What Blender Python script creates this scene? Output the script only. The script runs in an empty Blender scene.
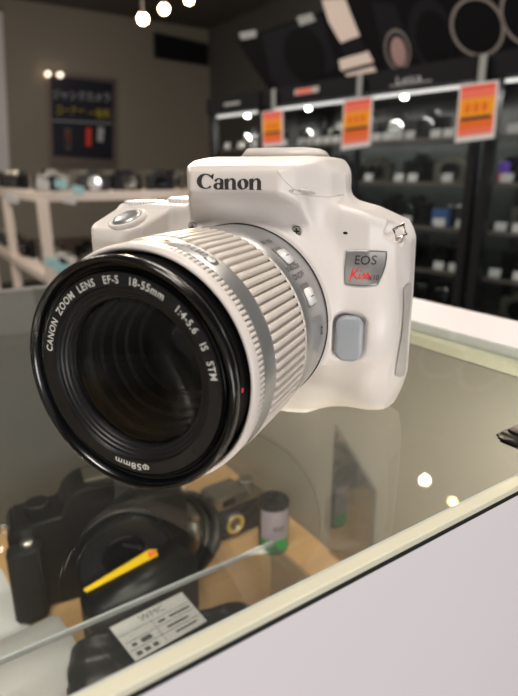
import bpy, bmesh, math, random
import numpy as np
from mathutils import Vector, Matrix
from mathutils.bvhtree import BVHTree
random.seed(4)
PI = math.pi
C = bpy.context.scene.collection
Z0 = 0.93                     # height of the counter's glass top above the floor
EYE = Z0 + 0.08785
PITCH = 0.3031; FOC = 553.2

# ------------------------------------------------------------------ materials
def rgb(r, g, b):             # sRGB 0-255 -> linear
    def f(c):
        c /= 255
        return c/12.92 if c <= .04045 else ((c+.055)/1.055)**2.4
    return (f(r), f(g), f(b), 1)

def mat(name, col, rough=.5, metal=0, coat=0, bump=0, bscale=200, emit=None, estr=0, var=0, spec=.5, trans=0, ior=1.45):
    m = bpy.data.materials.new(name); m.use_nodes = True
    nt = m.node_tree; b = nt.nodes['Principled BSDF']
    b.inputs['Base Color'].default_value = col
    b.inputs['Roughness'].default_value = rough
    b.inputs['Metallic'].default_value = metal
    b.inputs['Coat Weight'].default_value = coat
    b.inputs['Coat Roughness'].default_value = .12
    b.inputs['Specular IOR Level'].default_value = spec
    b.inputs['Transmission Weight'].default_value = trans
    b.inputs['IOR'].default_value = ior
    if emit:
        b.inputs['Emission Color'].default_value = emit
        b.inputs['Emission Strength'].default_value = estr
    if bump or var:
        tc = nt.nodes.new('ShaderNodeTexCoord')
        nz = nt.nodes.new('ShaderNodeTexNoise'); nz.inputs['Scale'].default_value = bscale
        nz.inputs['Detail'].default_value = 4
        nt.links.new(tc.outputs['Object'], nz.inputs['Vector'])
        if bump:
            bp = nt.nodes.new('ShaderNodeBump'); bp.inputs['Strength'].default_value = bump
            bp.inputs['Distance'].default_value = .0005
            nt.links.new(nz.outputs['Fac'], bp.inputs['Height']); nt.links.new(bp.outputs['Normal'], b.inputs['Normal'])
        if var:
            mx = nt.nodes.new('ShaderNodeMix'); mx.data_type = 'RGBA'
            mx.inputs['A'].default_value = tuple(c*(1-var) for c in col[:3])+(1,)
            mx.inputs['B'].default_value = tuple(min(1, c*(1+var)) for c in col[:3])+(1,)
            nt.links.new(nz.outputs['Fac'], mx.inputs['Factor']); nt.links.new(mx.outputs['Result'], b.inputs['Base Color'])
    return m

def thin_glass(name, tint=(.93, .96, .94, 1), ior=1.5, haze=0.0, hazecol=(.6, .6, .58, 1), rough=.0, boost=0):
    """clear sheet: transparent with a Fresnel mirror on it, optional haze of dust"""
    m = bpy.data.materials.new(name); m.use_nodes = True; nt = m.node_tree; nt.nodes.clear()
    o = nt.nodes.new('ShaderNodeOutputMaterial'); t = nt.nodes.new('ShaderNodeBsdfTransparent')
    g = nt.nodes.new('ShaderNodeBsdfGlossy'); fr = nt.nodes.new('ShaderNodeFresnel'); mx = nt.nodes.new('ShaderNodeMixShader')
    t.inputs['Color'].default_value = tint; g.inputs['Roughness'].default_value = rough; fr.inputs['IOR'].default_value = ior
    src = t.outputs[0]
    if haze:
        d = nt.nodes.new('ShaderNodeBsdfDiffuse'); d.inputs['Color'].default_value = hazecol
        h = nt.nodes.new('ShaderNodeMixShader'); h.inputs[0].default_value = haze
        nt.links.new(t.outputs[0], h.inputs[1]); nt.links.new(d.outputs[0], h.inputs[2]); src = h.outputs[0]
    fac = fr.outputs[0]
    if boost:
        ad = nt.nodes.new('ShaderNodeMath'); ad.operation = 'ADD'; ad.inputs[1].default_value = boost
        nt.links.new(fac, ad.inputs[0]); fac = ad.outputs[0]
    geo = nt.nodes.new('ShaderNodeNewGeometry'); inv = nt.nodes.new('ShaderNodeMath'); inv.operation = 'SUBTRACT'; inv.inputs[0].default_value = 1
    nt.links.new(geo.outputs['Backfacing'], inv.inputs[1]); mu = nt.nodes.new('ShaderNodeMath'); mu.operation = 'MULTIPLY'
    nt.links.new(fac, mu.inputs[0]); nt.links.new(inv.outputs[0], mu.inputs[1]); fac = mu.outputs[0]
    nt.links.new(fac, mx.inputs[0]); nt.links.new(src, mx.inputs[1]); nt.links.new(g.outputs[0], mx.inputs[2])
    nt.links.new(mx.outputs[0], o.inputs[0]); return m

M = {}
M['white'] = mat('white_plastic', rgb(213, 207, 202), .36, bump=.06, bscale=2500)
M['cream_rubber'] = mat('cream_rubber', rgb(203, 195, 186), .45)
M['ringwhite'] = mat('white_ring', rgb(211, 204, 197), .38)
M['silver'] = mat('silver_paint', rgb(176, 176, 176), .33, .75)
M['chrome'] = mat('chrome', rgb(215, 212, 208), .15, 1)
M['switch'] = mat('switch_white', rgb(225, 224, 222), .25)
M['lens_black'] = mat('lens_black', rgb(9, 9, 10), .2, coat=.2)
M['lens_matte'] = mat('lens_matte', rgb(12, 12, 13), .42)
M['throat_black'] = mat('throat_black', rgb(5, 5, 6), .6, spec=.25)
M['void'] = mat('deep_black', rgb(5, 5, 6), .6)
M['print_light'] = mat('light_print', rgb(205, 205, 200), .5)
M['print_dark'] = mat('dark_print', rgb(52, 50, 52), .35)
M['print_red'] = mat('red_print', rgb(225, 45, 50), .4)
M['badge'] = mat('badge_silver', rgb(150, 148, 146), .42, .7)
M['btn'] = mat('grey_button', rgb(150, 155, 160), .35)
M['port'] = mat('grey_rubber', rgb(168, 164, 158), .6)
M['seam'] = mat('seam_grey', rgb(176, 168, 160), .6)
M['gold'] = mat('gold_print', rgb(214, 176, 90), .4)
M['front_glass'] = mat('front_element_glass', (0.9, 0.93, .92, 1), .0, trans=1, ior=1.24, spec=.5)
M['inner_glass'] = mat('inner_coated_glass', rgb(6, 7, 10), .05, spec=.25)
M['glass'] = thin_glass('counter_glass', tint=(.94, .96, .94, 1), ior=1.5, haze=.012, hazecol=(.5, .5, .47, 1))
M['strip'] = mat('cream_strip', rgb(214, 211, 188), .4, var=.06, bscale=30)
M['melamine'] = mat('white_melamine', rgb(224, 220, 222), .4, var=.02, bscale=8)
M['shaded_panel'] = mat('white_panel_shaded', rgb(158, 152, 140), .5)  # white panel with its shade mixed into the colour
M['back_inner'] = mat('grey_panel', rgb(100, 100, 99), .35)
M['gasket'] = mat('black_gasket', rgb(14, 14, 16), .5)
M['blk'] = mat('black_plastic', rgb(10, 10, 11), .38, bump=.2, bscale=1500)
M['blk_gloss'] = mat('black_gloss', rgb(12, 12, 13), .2)
M['leather'] = mat('black_leatherette', rgb(14, 14, 15), .6, bump=.6, bscale=1500)
M['dial_rings'] = mat('dark_ring', rgb(34, 34, 36), .4)
M['yellow'] = mat('yellow_print', rgb(236, 196, 30), .45)
M['orange'] = mat('orange_print', rgb(236, 110, 35), .5)
M['paper'] = mat('white_paper', rgb(222, 218, 216), .7)
M['paper_line'] = mat('paper_line', rgb(90, 88, 92), .7)
M['purple'] = mat('purple_print', rgb(150, 70, 140), .6)
M['green'] = mat('green_print', rgb(24, 150, 72), .4)
M['lilac'] = mat('lilac_print', rgb(150, 142, 154), .4)
M['steel'] = mat('worn_steel', rgb(150, 145, 135), .35, .9)
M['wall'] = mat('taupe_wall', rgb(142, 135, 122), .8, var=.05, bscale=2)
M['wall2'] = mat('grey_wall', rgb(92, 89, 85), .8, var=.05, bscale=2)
M['ceil'] = mat('ceiling_paint', rgb(112, 106, 100), .85)
M['floor'] = mat('dark_floor', rgb(58, 55, 52), .45, var=.15, bscale=3)
M['rack'] = mat('white_rack', rgb(214, 200, 188), .5)
M['blackframe'] = mat('black_frame', rgb(18, 18, 20), .45)
M['header'] = mat('dark_header', rgb(22, 22, 25), .6, spec=.2)
M['poster_dark'] = mat('poster_navy', rgb(24, 26, 40), .4)
M['poster_white'] = mat('poster_white', rgb(190, 190, 195), .5)
M['poster_yellow'] = mat('poster_yellow', rgb(190, 175, 30), .5)
M['aluminium'] = mat('aluminium', rgb(130, 118, 112), .35, .6)
M['redorange'] = mat('red_orange_print', rgb(240, 70, 50), .5)
M['salmon'] = mat('salmon_print', rgb(245, 120, 95), .5)
M['amber'] = mat('amber_print', rgb(250, 160, 20), .5)
M['shelf_glass'] = thin_glass('shelf_glass', tint=(.8, .86, .83, 1), ior=1.3)
M['door_glass'] = thin_glass('door_glass', tint=(.88, .9, .9, 1), ior=1.35)
M['tape'] = mat('grey_tape', rgb(150, 152, 148), .5)
M['cab_back'] = mat('cabinet_back', rgb(62, 62, 62), .35, var=.35, bscale=14)
M['cyan'] = mat('cyan_tag', rgb(175, 222, 226), .5)
M['violet'] = mat('violet_tag', rgb(120, 80, 200), .5)
M['blue'] = mat('blue_print', rgb(70, 105, 165), .5)
M['lamp'] = mat('lamp_glow', (1, .8, .5, 1), .5, emit=(1, .74, .42, 1), estr=22)
M['frame_glint_glow'] = mat('frame_glint_glow', (1, .8, .6, 1), .5, emit=(1, .8, .6, 1), estr=1.2)  # glow standing in for reflections on the poster frame
M['led'] = mat('led_glow', (1, 1, 1, 1), .5, emit=(1, .93, .88, 1), estr=.5)
M['ledspot'] = mat('led_spot', (1, 1, 1, 1), .5, emit=(1, .97, .92, 1), estr=14)
M['print_lens'] = mat('printed_black', rgb(9, 9, 11), .7, spec=.1)
M['print_lens2'] = mat('printed_charcoal', rgb(24, 24, 27), .7, spec=.1)
M['print_ring'] = mat('printed_grey_ring', rgb(120, 112, 108), .6, spec=.1)
M['print_white'] = mat('printed_off_white', rgb(225, 208, 196), .6, spec=.1)
M['print_pink'] = mat('printed_pink_glass', rgb(150, 118, 114), .4)
M['lampbody'] = mat('lamp_housing', rgb(150, 140, 125), .4)

def wood():
    m = mat('plywood', rgb(205, 160, 108), .55); nt = m.node_tree; b = nt.nodes['Principled BSDF']
    tc = nt.nodes.new('ShaderNodeTexCoord'); mp = nt.nodes.new('ShaderNodeMapping'); mp.inputs['Scale'].default_value = (6, 60, 6)
    nz = nt.nodes.new('ShaderNodeTexNoise'); nz.inputs['Scale'].default_value = 2.5; nz.inputs['Detail'].default_value = 6
    cr = nt.nodes.new('ShaderNodeValToRGB')
    cr.color_ramp.elements[0].color = rgb(190, 146, 96); cr.color_ramp.elements[1].color = rgb(218, 176, 126)
    nt.links.new(tc.outputs['Object'], mp.inputs['Vector']); nt.links.new(mp.outputs[0], nz.inputs['Vector'])
    nt.links.new(nz.outputs['Fac'], cr.inputs[0]); nt.links.new(cr.outputs[0], b.inputs['Base Color']); return m
M['wood'] = wood()

# ------------------------------------------------------------------ helpers
def add(name, V, F, m, parent=None, smooth=False, loc=(0, 0, 0), rot=(0, 0, 0), s=1.0, auto=None):
    me = bpy.data.meshes.new(name)
    V = [(v[0]*s, v[1]*s, v[2]*s) for v in V]
    me.from_pydata(V, [], F); me.update(); me.validate()
    if len(F) < 30000:
        bm_ = bmesh.new(); bm_.from_mesh(me); bmesh.ops.recalc_face_normals(bm_, faces=bm_.faces); bm_.to_mesh(me); bm_.free()
    me.materials.append(M[m] if isinstance(m, str) else m)
    if smooth: me.polygons.foreach_set('use_smooth', [True]*len(me.polygons))
    if auto: me.set_sharp_from_angle(angle=math.radians(auto))
    o = bpy.data.objects.new(name, me); C.objects.link(o)
    o.location = loc; o.rotation_euler = rot
    if parent: o.parent = parent
    return o

def tag(o, label=None, cat=None, group=None, kind=None):
    if label: o['label'] = label
    if cat: o['category'] = cat
    if group: o['group'] = group
    if kind: o['kind'] = kind
    return o

def thing(name, label, cat, loc=(0, 0, 0), rot=(0, 0, 0), group=None):
    o = bpy.data.objects.new(name, None); C.objects.link(o); o.location = loc; o.rotation_euler = rot
    o.empty_display_size = .02
    return tag(o, label, cat, group)

def dup(root, loc, rot=None, label=None, group=None):
    r = root.copy(); C.objects.link(r); r.location = loc
    if rot is not None: r.rotation_euler = rot
    if label: r['label'] = label
    if group: r['group'] = group
    for ch in list(root.children):
        c = ch.copy(); C.objects.link(c); c.parent = r
        for g in list(ch.children):
            d = g.copy(); C.objects.link(d); d.parent = c
    return r

def box(x0, x1, y0, y1, z0, z1, b=0):
    """box with bevelled edges (b) as V,F"""
    if not b:
        V = [(x, y, z) for x in (x0, x1) for y in (y0, y1) for z in (z0, z1)]
        return V, [(0, 1, 3, 2), (4, 6, 7, 5), (0, 4, 5, 1), (2, 3, 7, 6), (0, 2, 6, 4), (1, 5, 7, 3)]
    import bmesh
    bm = bmesh.new(); V, F = box(x0, x1, y0, y1, z0, z1)
    vs = [bm.verts.new(v) for v in V]
    for f in F: bm.faces.new([vs[i] for i in f])
    bmesh.ops.recalc_face_normals(bm, faces=bm.faces)
    bmesh.ops.bevel(bm, geom=list(bm.edges), offset=b, segments=3, affect='EDGES', profile=.5)
    bm.verts.index_update()
    R = [tuple(v.co) for v in bm.verts], [tuple(v.index for v in f.verts) for f in bm.faces]
    bm.free(); return R

def join(*parts):
    V, F = [], []
    for v, f in parts:
        n = len(V); V += list(v); F += [tuple(i+n for i in q) for q in f]
    return V, F

def prism(poly, a, b, axis='z'):
    """polygon extruded from a to b along an axis"""
    n = len(poly)
    def p(q, h): return {'z': (q[0], q[1], h), 'y': (q[0], h, q[1]), 'x': (h, q[0], q[1])}[axis]
    V = [p(q, a) for q in poly]+[p(q, b) for q in poly]
    F = [tuple(range(n))[::-1], tuple(range(n, 2*n))]+[(i, (i+1) % n, n+(i+1) % n, n+i) for i in range(n)]
    return V, F

def lathe(prof, n=96, axis='y', rfun=None, cap0=False, cap1=False):
    """prof = (r, h) list; axis y"""
    V, F = [], []
    for j, (r, h) in enumerate(prof):
        for i in range(n):
            a = 2*PI*i/n; rr = r if rfun is None else r+rfun(j, i, n)
            c, s = rr*math.cos(a), rr*math.sin(a)
            V.append((c, h, s) if axis == 'y' else (c, s, h))
    for j in range(len(prof)-1):
        for i in range(n):
            k = (i+1) % n; F.append((j*n+i, j*n+k, (j+1)*n+k, (j+1)*n+i))
    if cap0: F.append(tuple(range(n)))
    if cap1: F.append(tuple(range((len(prof)-1)*n, len(prof)*n))[::-1])
    return V, F

def tube(pts, r, n=10, closed=False, spline=True):
    if spline:
        P = []
        m = len(pts)
        for i in range(m-1 if not closed else m):
            p0 = Vector(pts[max(i-1, 0)] if not closed else pts[i-1]); p1 = Vector(pts[i]); p2 = Vector(pts[(i+1) % m])
            p3 = Vector(pts[min(i+2, m-1)] if not closed else pts[(i+2) % m])
            for k in range(8):
                t = k/8
                P.append(.5*((2*p1)+(p2-p0)*t+(2*p0-5*p1+4*p2-p3)*t*t+(3*p1-p0-3*p2+p3)*t**3))
        if not closed: P.append(Vector(pts[-1]))
    else: P = [Vector(p) for p in pts]
    V, F = [], []
    up = Vector((0, 0, 1)); N = len(P)
    for i, p in enumerate(P):
        d = (P[(i+1) % N]-P[i-1]) if (closed or 0 < i < N-1) else (P[1]-P[0] if i == 0 else P[-1]-P[-2])
        d.normalize(); a = d.cross(up)
        if a.length < .05: a = d.cross(Vector((1, 0, 0)))
        a.normalize(); b = a.cross(d)
        for k in range(n):
            t = 2*PI*k/n; V.append(tuple(p+a*r*math.cos(t)+b*r*math.sin(t)))
    for i in range(N if closed else N-1):
        j = (i+1) % N
        for k in range(n): l = (k+1) % n; F.append((i*n+k, i*n+l, j*n+l, j*n+k))
    if not closed: F += [tuple(range(n))[::-1], tuple(range((N-1)*n, N*n))]
    return V, F

def xf(vf, fn): return [tuple(fn(*v)) for v in vf[0]], vf[1]

def text(body, size=1, align='LEFT', spacing=1.0, res=3, bold=0):
    cu = bpy.data.curves.new('lettering', 'FONT'); cu.body = body; cu.size = size; cu.align_x = align
    cu.space_character = spacing; cu.resolution_u = res; cu.fill_mode = 'BOTH'; cu.offset = bold
    o = bpy.data.objects.new('lettering', cu); C.objects.link(o)
    bpy.context.view_layer.update()
    me = bpy.data.meshes.new_from_object(o)
    V = [tuple(v.co) for v in me.vertices]; F = [tuple(p.vertices) for p in me.polygons]
    bpy.data.objects.remove(o); bpy.data.curves.remove(cu); bpy.data.meshes.remove(me)
    return V, F

def stroke(pts, widths, n=8):
    """flat brush stroke through pts with varying width -> V(x,y,0),F"""
    P, W = [], []
    m = len(pts)
    for i in range(m-1):
        p0, p1, p2, p3 = [Vector((*pts[min(max(j, 0), m-1)], 0)) for j in (i-1, i, i+1, i+2)]
        for k in range(n):
            t = k/n
            P.append(.5*((2*p1)+(p2-p0)*t+(2*p0-5*p1+4*p2-p3)*t*t+(3*p1-p0-3*p2+p3)*t**3)); W.append(widths[i]*(1-t)+widths[i+1]*t)
    P.append(Vector((*pts[-1], 0))); W.append(widths[-1])
    V, F = [], []
    for i, p in enumerate(P):
        d = P[min(i+1, len(P)-1)]-P[max(i-1, 0)]; d.normalize(); nn = Vector((-d.y, d.x, 0))*W[i]/2
        V += [tuple(p+nn), tuple(p-nn)]
    F = [(2*i, 2*i+1, 2*i+3, 2*i+2) for i in range(len(P)-1)]
    return V, F

def canon_word():
    """heavy display serif lettering, cap height 1"""
    L = []
    def arc(cx, cy, rx, ry, a0, a1, wf, n=20):
        pts = []; w = []
        for i in range(n+1):
            a = math.radians(a0+(a1-a0)*i/n); pts.append((cx+rx*math.cos(a), cy+ry*math.sin(a))); w.append(wf(a))
        return stroke(pts, w, 1)
    # C
    L.append(arc(.47, .5, .36, .44, 48, 318, lambda a: .06+.21*abs(math.cos(a))**1.3*(1 if math.cos(a) < 0 else .35)))
    L.append(([(.68, .80, 0), (.90, .99, 0), (.86, .60, 0), (.80, .66, 0)], [(0, 3, 2, 1)]))
    x = .92
    # a
    L.append(arc(x+.22, .20, .17, .17, 40, 330, lambda a: .06+.12*abs(math.cos(a))))
    L.append(stroke([(x+.06, .50), (x+.14, .62), (x+.28, .66), (x+.40, .56), (x+.41, .35), (x+.41, .10), (x+.5, .02)], [.16, .10, .07, .17, .19, .18, .03]))
    L.append(stroke([(x+.38, .40), (x+.2, .36)], [.07, .06], 2))
    x += .54
    for k in range(2):                      # n ... n
        L.append(([(x, .64, 0), (x+.22, .70, 0), (x+.22, 0, 0), (x+.03, 0, 0), (x+.03, .58, 0)], [(0, 4, 3, 2, 1)]))
        L.append(stroke([(x+.2, .46), (x+.30, .62), (x+.42, .64), (x+.50, .52), (x+.51, .3), (x+.51, 0)], [.04, .07, .13, .19, .2, .19]))
        L.append(([(x-.02, 0, 0), (x+.27, 0, 0), (x+.27, .04, 0), (x-.02, .04, 0)], [(0, 1, 2, 3)]))
        L.append(([(x+.37, 0, 0), (x+.66, 0, 0), (x+.66, .04, 0), (x+.37, .04, 0)], [(0, 1, 2, 3)]))
        x += .70
        if k == 0:                           # o
            L.append(arc(x+.27, .34, .19, .29, 0, 360, lambda a: .05+.16*abs(math.cos(a-.25))**1.2, 32)); x += .58
    V, F = join(*L)
    return V, F, x

def subdiv(vf, ml):
    bm = bmesh.new(); vs = [bm.verts.new(p) for p in vf[0]]
    for q in vf[1]:
        try: bm.faces.new([vs[i] for i in q])
        except ValueError: pass
    bmesh.ops.triangulate(bm, faces=[f for f in bm.faces if len(f.verts) > 4])
    for _ in range(4):
        e = [e for e in bm.edges if e.calc_length() > ml]
        if not e: break
        bmesh.ops.subdivide_edges(bm, edges=e, cuts=1, use_grid_fill=True)
    bmesh.ops.triangulate(bm, faces=bm.faces)
    bm.verts.index_update(); r = [tuple(v.co) for v in bm.verts], [tuple(v.index for v in f.verts) for f in bm.faces]; bm.free(); return r

def pillow(hx, hz, r, depth, edge=1.6, n=10):
    """softly domed rounded rectangle facing -y"""
    def rr(k):
        P = []
        for cx, cz, a0 in ((hx-r, hz-r, 0), (-(hx-r), hz-r, 90), (-(hx-r), -(hz-r), 180), (hx-r, -(hz-r), 270)):
            for i in range(n+1):
                a = math.radians(a0+90*i/n); P.append((cx+(r-k)*math.cos(a) if r > k else cx*(1), cz+(r-k)*math.sin(a) if r > k else cz))
        return P
    V, F = [], []; m = 4*(n+1)
    st_ = [(0, depth), (0, edge*.9)]+[(edge*(1-math.cos(t)), edge*(1-math.sin(t))) for t in np.linspace(.15, PI/2, 6)]
    for k, y in st_: V += [(x, y, z) for x, z in rr(k)]
    for sc_, y in ((.75, -.12), (.4, -.22), (.1, -.26)): V += [(x*sc_, y, z*sc_) for x, z in rr(edge)]
    L = len(V)//m
    for j in range(L-1):
        for i in range(m): k = (i+1) % m; F.append((j*m+i, j*m+k, (j+1)*m+k, (j+1)*m+i))
    F.append(tuple(range((L-1)*m, L*m))); return V, F

def bevel_vf(vf, off, seg=2):
    bm = bmesh.new(); vs = [bm.verts.new(v) for v in vf[0]]
    for q in vf[1]: bm.faces.new([vs[i] for i in q])
    bmesh.ops.recalc_face_normals(bm, faces=bm.faces)
    bmesh.ops.bevel(bm, geom=list(bm.edges), offset=off, segments=seg, affect='EDGES')
    bm.verts.index_update(); r = [tuple(v.co) for v in bm.verts], [tuple(v.index for v in f.verts) for f in bm.faces]; bm.free(); return r

def smin(a, b, k):
    h = np.clip(.5+.5*(b-a)/k, 0, 1); return b*(1-h)+a*h-k*h*(1-h)
def smax(a, b, k): return -smin(-a, -b, k)

def sdpoly(X, Y, P):
    P = np.array(P, float); n = len(P); d = np.full(X.shape, 1e9); s = np.ones(X.shape)
    for i in range(n):
        a = P[i]; b = P[i-1]; ex, ey = b-a; wx = X-a[0]; wy = Y-a[1]
        t = np.clip((wx*ex+wy*ey)/(ex*ex+ey*ey), 0, 1); d = np.minimum(d, (wx-ex*t)**2+(wy-ey*t)**2)
        c1 = Y >= a[1]; c2 = Y < b[1]; c3 = ex*wy > ey*wx
        f = (c1 & c2 & c3) | (~c1 & ~c2 & ~c3); s = np.where(f, -s, s)
    return s*np.sqrt(d)

def surface_nets(D, org, h):
    nx, ny, nz = D.shape; S = D < 0
    cnt = np.zeros((nx-1, ny-1, nz-1), int)
    sl = lambda i, j, k: (slice(i, nx-1+i), slice(j, ny-1+j), slice(k, nz-1+k))
    for i in (0, 1):
        for j in (0, 1):
            for k in (0, 1): cnt += S[sl(i, j, k)]
    act = (cnt > 0) & (cnt < 8); idx = np.full(act.shape, -1); I = np.argwhere(act); idx[act] = np.arange(len(I))
    P = np.zeros((len(I), 3)); W = np.zeros(len(I))
    cs = [(i, j, k) for i in (0, 1) for j in (0, 1) for k in (0, 1)]
    for a in cs:
        for b in cs:
            if sum(b)-sum(a) == 1 and all(y >= x for x, y in zip(a, b)):
                da = D[I[:, 0]+a[0], I[:, 1]+a[1], I[:, 2]+a[2]]; db = D[I[:, 0]+b[0], I[:, 1]+b[1], I[:, 2]+b[2]]
                m = (da < 0) != (db < 0); t = np.where(m, da/np.where(m, da-db, 1), 0)
                pt = np.array(a)+(np.array(b)-np.array(a))*t[:, None]
                P += pt*m[:, None]; W += m
    V = (I+P/W[:, None])*h+np.array(org)
    F = []
    for ax in range(3):
        u, v = (ax+1) % 3, (ax+2) % 3
        s0 = [slice(None)]*3; s1 = [slice(None)]*3; s0[ax] = slice(0, D.shape[ax]-1); s1[ax] = slice(1, None)
        E = np.argwhere(S[tuple(s0)] != S[tuple(s1)])
        E = E[(E[:, u] > 0) & (E[:, v] > 0) & (E[:, u] < D.shape[u]-1) & (E[:, v] < D.shape[v]-1)]
        q = []
        for du, dv in ((-1, -1), (0, -1), (0, 0), (-1, 0)):
            e = E.copy(); e[:, u] += du; e[:, v] += dv; q.append(idx[e[:, 0], e[:, 1], e[:, 2]])
        q = np.stack(q, 1); ins = S[E[:, 0], E[:, 1], E[:, 2]]
        q[~ins] = q[~ins][:, ::-1]; F.append(q)
    return V, np.concatenate(F)

# ================================================================== THE CAMERA ON THE COUNTER
cam = thing('camera', 'white digital single-lens camera with a zoom lens standing on the glass counter top', 'camera',
            (-.00375, .20105, Z0+.039), (0.0084, 0, -0.4126))
mm = .001

# ---- body shell (distance field in millimetres: x to the right seen from the front, y back, z up)
hg = .7
xs = np.arange(-71, 62, hg); ys = np.arange(-27, 42, hg); zs = np.arange(-42, 61, hg)
XY = np.meshgrid(xs, ys, indexing='ij'); XZ = np.meshgrid(xs, zs, indexing='ij'); YZ = np.meshgrid(ys, zs, indexing='ij')
pl = lambda P: sdpoly(XY[0], XY[1], P)[:, :, None]
fr = lambda P: sdpoly(XZ[0], XZ[1], P)[:, None, :]
sd = lambda P: sdpoly(YZ[0], YZ[1], P)[None, :, :]
X, Y, Z = np.meshgrid(xs, ys, zs, indexing='ij')
main = smax(smax(pl([(-63.5, 6), (-58, 3), (-24, 3), (34, 0), (43, 2), (51, 8), (55.5, 17), (56, 26), (54, 34), (-62, 34), (-63.5, 30)]),
                 fr([(-66, -35), (-62, -38.8), (44, -38.8), (53, -34), (57, -24), (56.3, 8), (55, 27), (51, 33), (40, 37.5), (30, 40), (-24, 38), (-58, 38), (-66, 25)]), 3),
            sd([(0, -20), (0, 34), (3, 60), (34, 60), (34, -38.8), (15, -38.8), (4, -32)]), 2.5)
hump = smax(smax(pl([(-15.5, -13.5), (16.5, -13.5), (21, -9), (29.5, 3), (32.5, 12), (28, 34), (-27, 34), (-28, 12), (-23, 0), (-19, -9)]),
                 fr([(-29, 26), (-27, 44), (-24, 53), (-19, 56), (17, 56.2), (25.5, 54.2), (30.5, 50.2), (33.6, 44), (37, 39.5), (41, 36), (45, 26)]), 4),
            sd([(-13.6, 43.6), (-12.8, 50.2), (-9, 51.9), (0, 53.8), (12, 55.2), (34, 55.4), (34, 26), (-3, 26), (-4, 33), (-7.5, 39.5)]), 1.2)
R = np.sqrt(X*X+Z*Z)
# collar round the lens mount
coll = np.maximum((R-(41.5+(Y-3)*.62))*.85, -(Y+8.2)); coll = smax(coll, Y-12, 1)
D = smin(main, hump, 4.5)
D = smin(D, coll, 4)
# hand grip
grip = smax(smax(pl([(-62.5, -9), (-57, -16), (-45, -17), (-38, -10), (-34, 4), (-30, 30), (-63.5, 30)]),
                 fr([(-63, -38.8), (-63.3, 25.5), (-58, 37.3), (-10, 37.3), (-10, -38.8)]), 1.6),
            sd([(-17, -36), (-14, -38.8), (30, -38.8), (30, 37.3), (4, 37.3), (-14, 30), (-17, 26)]), 1.6)
D = smin(D, grip, 2.0)
# swelling that carries the lens release button
bul = (np.sqrt(((X-42)/12.5)**2+((Y-5)/10.5)**2+((Z+1)/19)**2)-1)*10
D = smin(D, bul, 6)
# tuck under the button, towards the bottom
und = smax(smax(X-45, -30-X, 2), sd([(-30, -13), (-3, -16), (9, -45), (-30, -45)]), 2)
D = smax(D, -und, 4)
# lens throat, button well, strap lug recess, hollow under the name panel
D = np.maximum(D, -np.maximum(R-28, Y-9))
def rb(c, h, r, rotz=0, roty=0):
    x, y, z = X-c[0], Y-c[1], Z-c[2]
    if rotz: a = math.radians(rotz); x, y = x*math.cos(a)+y*math.sin(a), -x*math.sin(a)+y*math.cos(a)
    if roty: a = math.radians(roty); x, z = x*math.cos(a)+z*math.sin(a), -x*math.sin(a)+z*math.cos(a)
    q = [np.abs(x)-h[0]+r, np.abs(y)-h[1]+r, np.abs(z)-h[2]+r]
    return np.sqrt(sum(np.maximum(k, 0)**2 for k in q))+np.minimum(np.maximum(np.maximum(q[0], q[1]), q[2]), 0)-r
D = smax(D, -rb((40.0, -6, -4), (6.0, 3.6, 9.0), 4), 1)
D = smax(D, -rb((50.5, 10, 31.5), (4.2, 4.2, 4.0), 1.5, 38, -30), .6)
hol = (np.sqrt(((X-1)/17)**2+((Y+15)/8.5)**2+((Z-37)/6.2)**2)-1)*7
D = smax(D, -hol, 3)
V, F = surface_nets(D, (xs[0], ys[0], zs[0]), hg)
body = add('body', V.tolist(), F.tolist(), 'white', cam, smooth=True, s=mm)
bvh = BVHTree.FromPolygons([tuple(v) for v in V], [tuple(f) for f in F])

def onto(x, z, lift=.12, y0=-60, d=(0, 1, 0)):
    """a point on the shell, straight back from (x, z) in front of it"""
    h = bvh.ray_cast(Vector((x, y0, z)), Vector(d))
    if h[0] is None: return (x, 0, z)
    return tuple(h[0]+h[1]*lift*(1 if h[1].y < 0 else -1))
def wrap(vf, lift=.12, **k): return [onto(v[0], v[1], lift, **k) for v in vf[0]], vf[1]

# maker's word on the prism front
v, f, wd = canon_word()
v, f = subdiv((v, f), .12)
logo = add('lettering', [onto(-12.6+p[0]/wd*24.0, 44.4+p[1]*5.1, .14) for p in v], f, 'print_dark', cam, s=mm)
# screws
for sx in (-19.3, 20.3):
    y = onto(sx, 31, 0)[1]
    sc = add('screw', *lathe([(0.01, y-.1), (1.5, y-.1), (1.8, y+.0), (1.8, y+1)], 24), 'chrome', cam, s=mm)
    sc.location = (sx*mm, -.0004, .031)
    add('screw_slot', *join(box(-1, 1, y-.14, y-.1, -.22, .22), box(-.22, .22, y-.14, y-.1, -1, 1)), 'void', sc, s=mm)
# flash lid seam and thumb notch
def seam(pts, r=.1, nm='seam', m='seam'):
    P = []
    for a, b in zip(pts[:-1], pts[1:]):
        for k in range(8): P.append(onto(a[0]+(b[0]-a[0])*k/8, a[1]+(b[1]-a[1])*k/8, 0))
    P.append(onto(*pts[-1], 0))
    add(nm, *tube(P, r, 6, spline=False), m, cam, s=mm, smooth=True)
seam([(16, 50.3), (18, 47.5), (20.5, 44.6), (24, 42.4), (29, 41.8), (33.5, 42.6)])
nv = [onto(22.4+3.2*math.cos(a), 43.6+.75*math.sin(a)-.5*math.cos(a), .12) for a in np.linspace(0, 2*PI, 24, endpoint=False)]
add('flash_notch', [tuple(p) for p in nv], [tuple(range(24))[::-1]], 'seam', cam, s=mm)
add('flash_lip', *bevel_vf(box(-3.4, 3.0, -.5, .5, -.5, .35), .3, 3), 'white', cam, smooth=True, s=mm, loc=(.0224, onto(22.4, 44.3, 0)[1]*mm, .0445), rot=(0, .1, .35))
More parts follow.
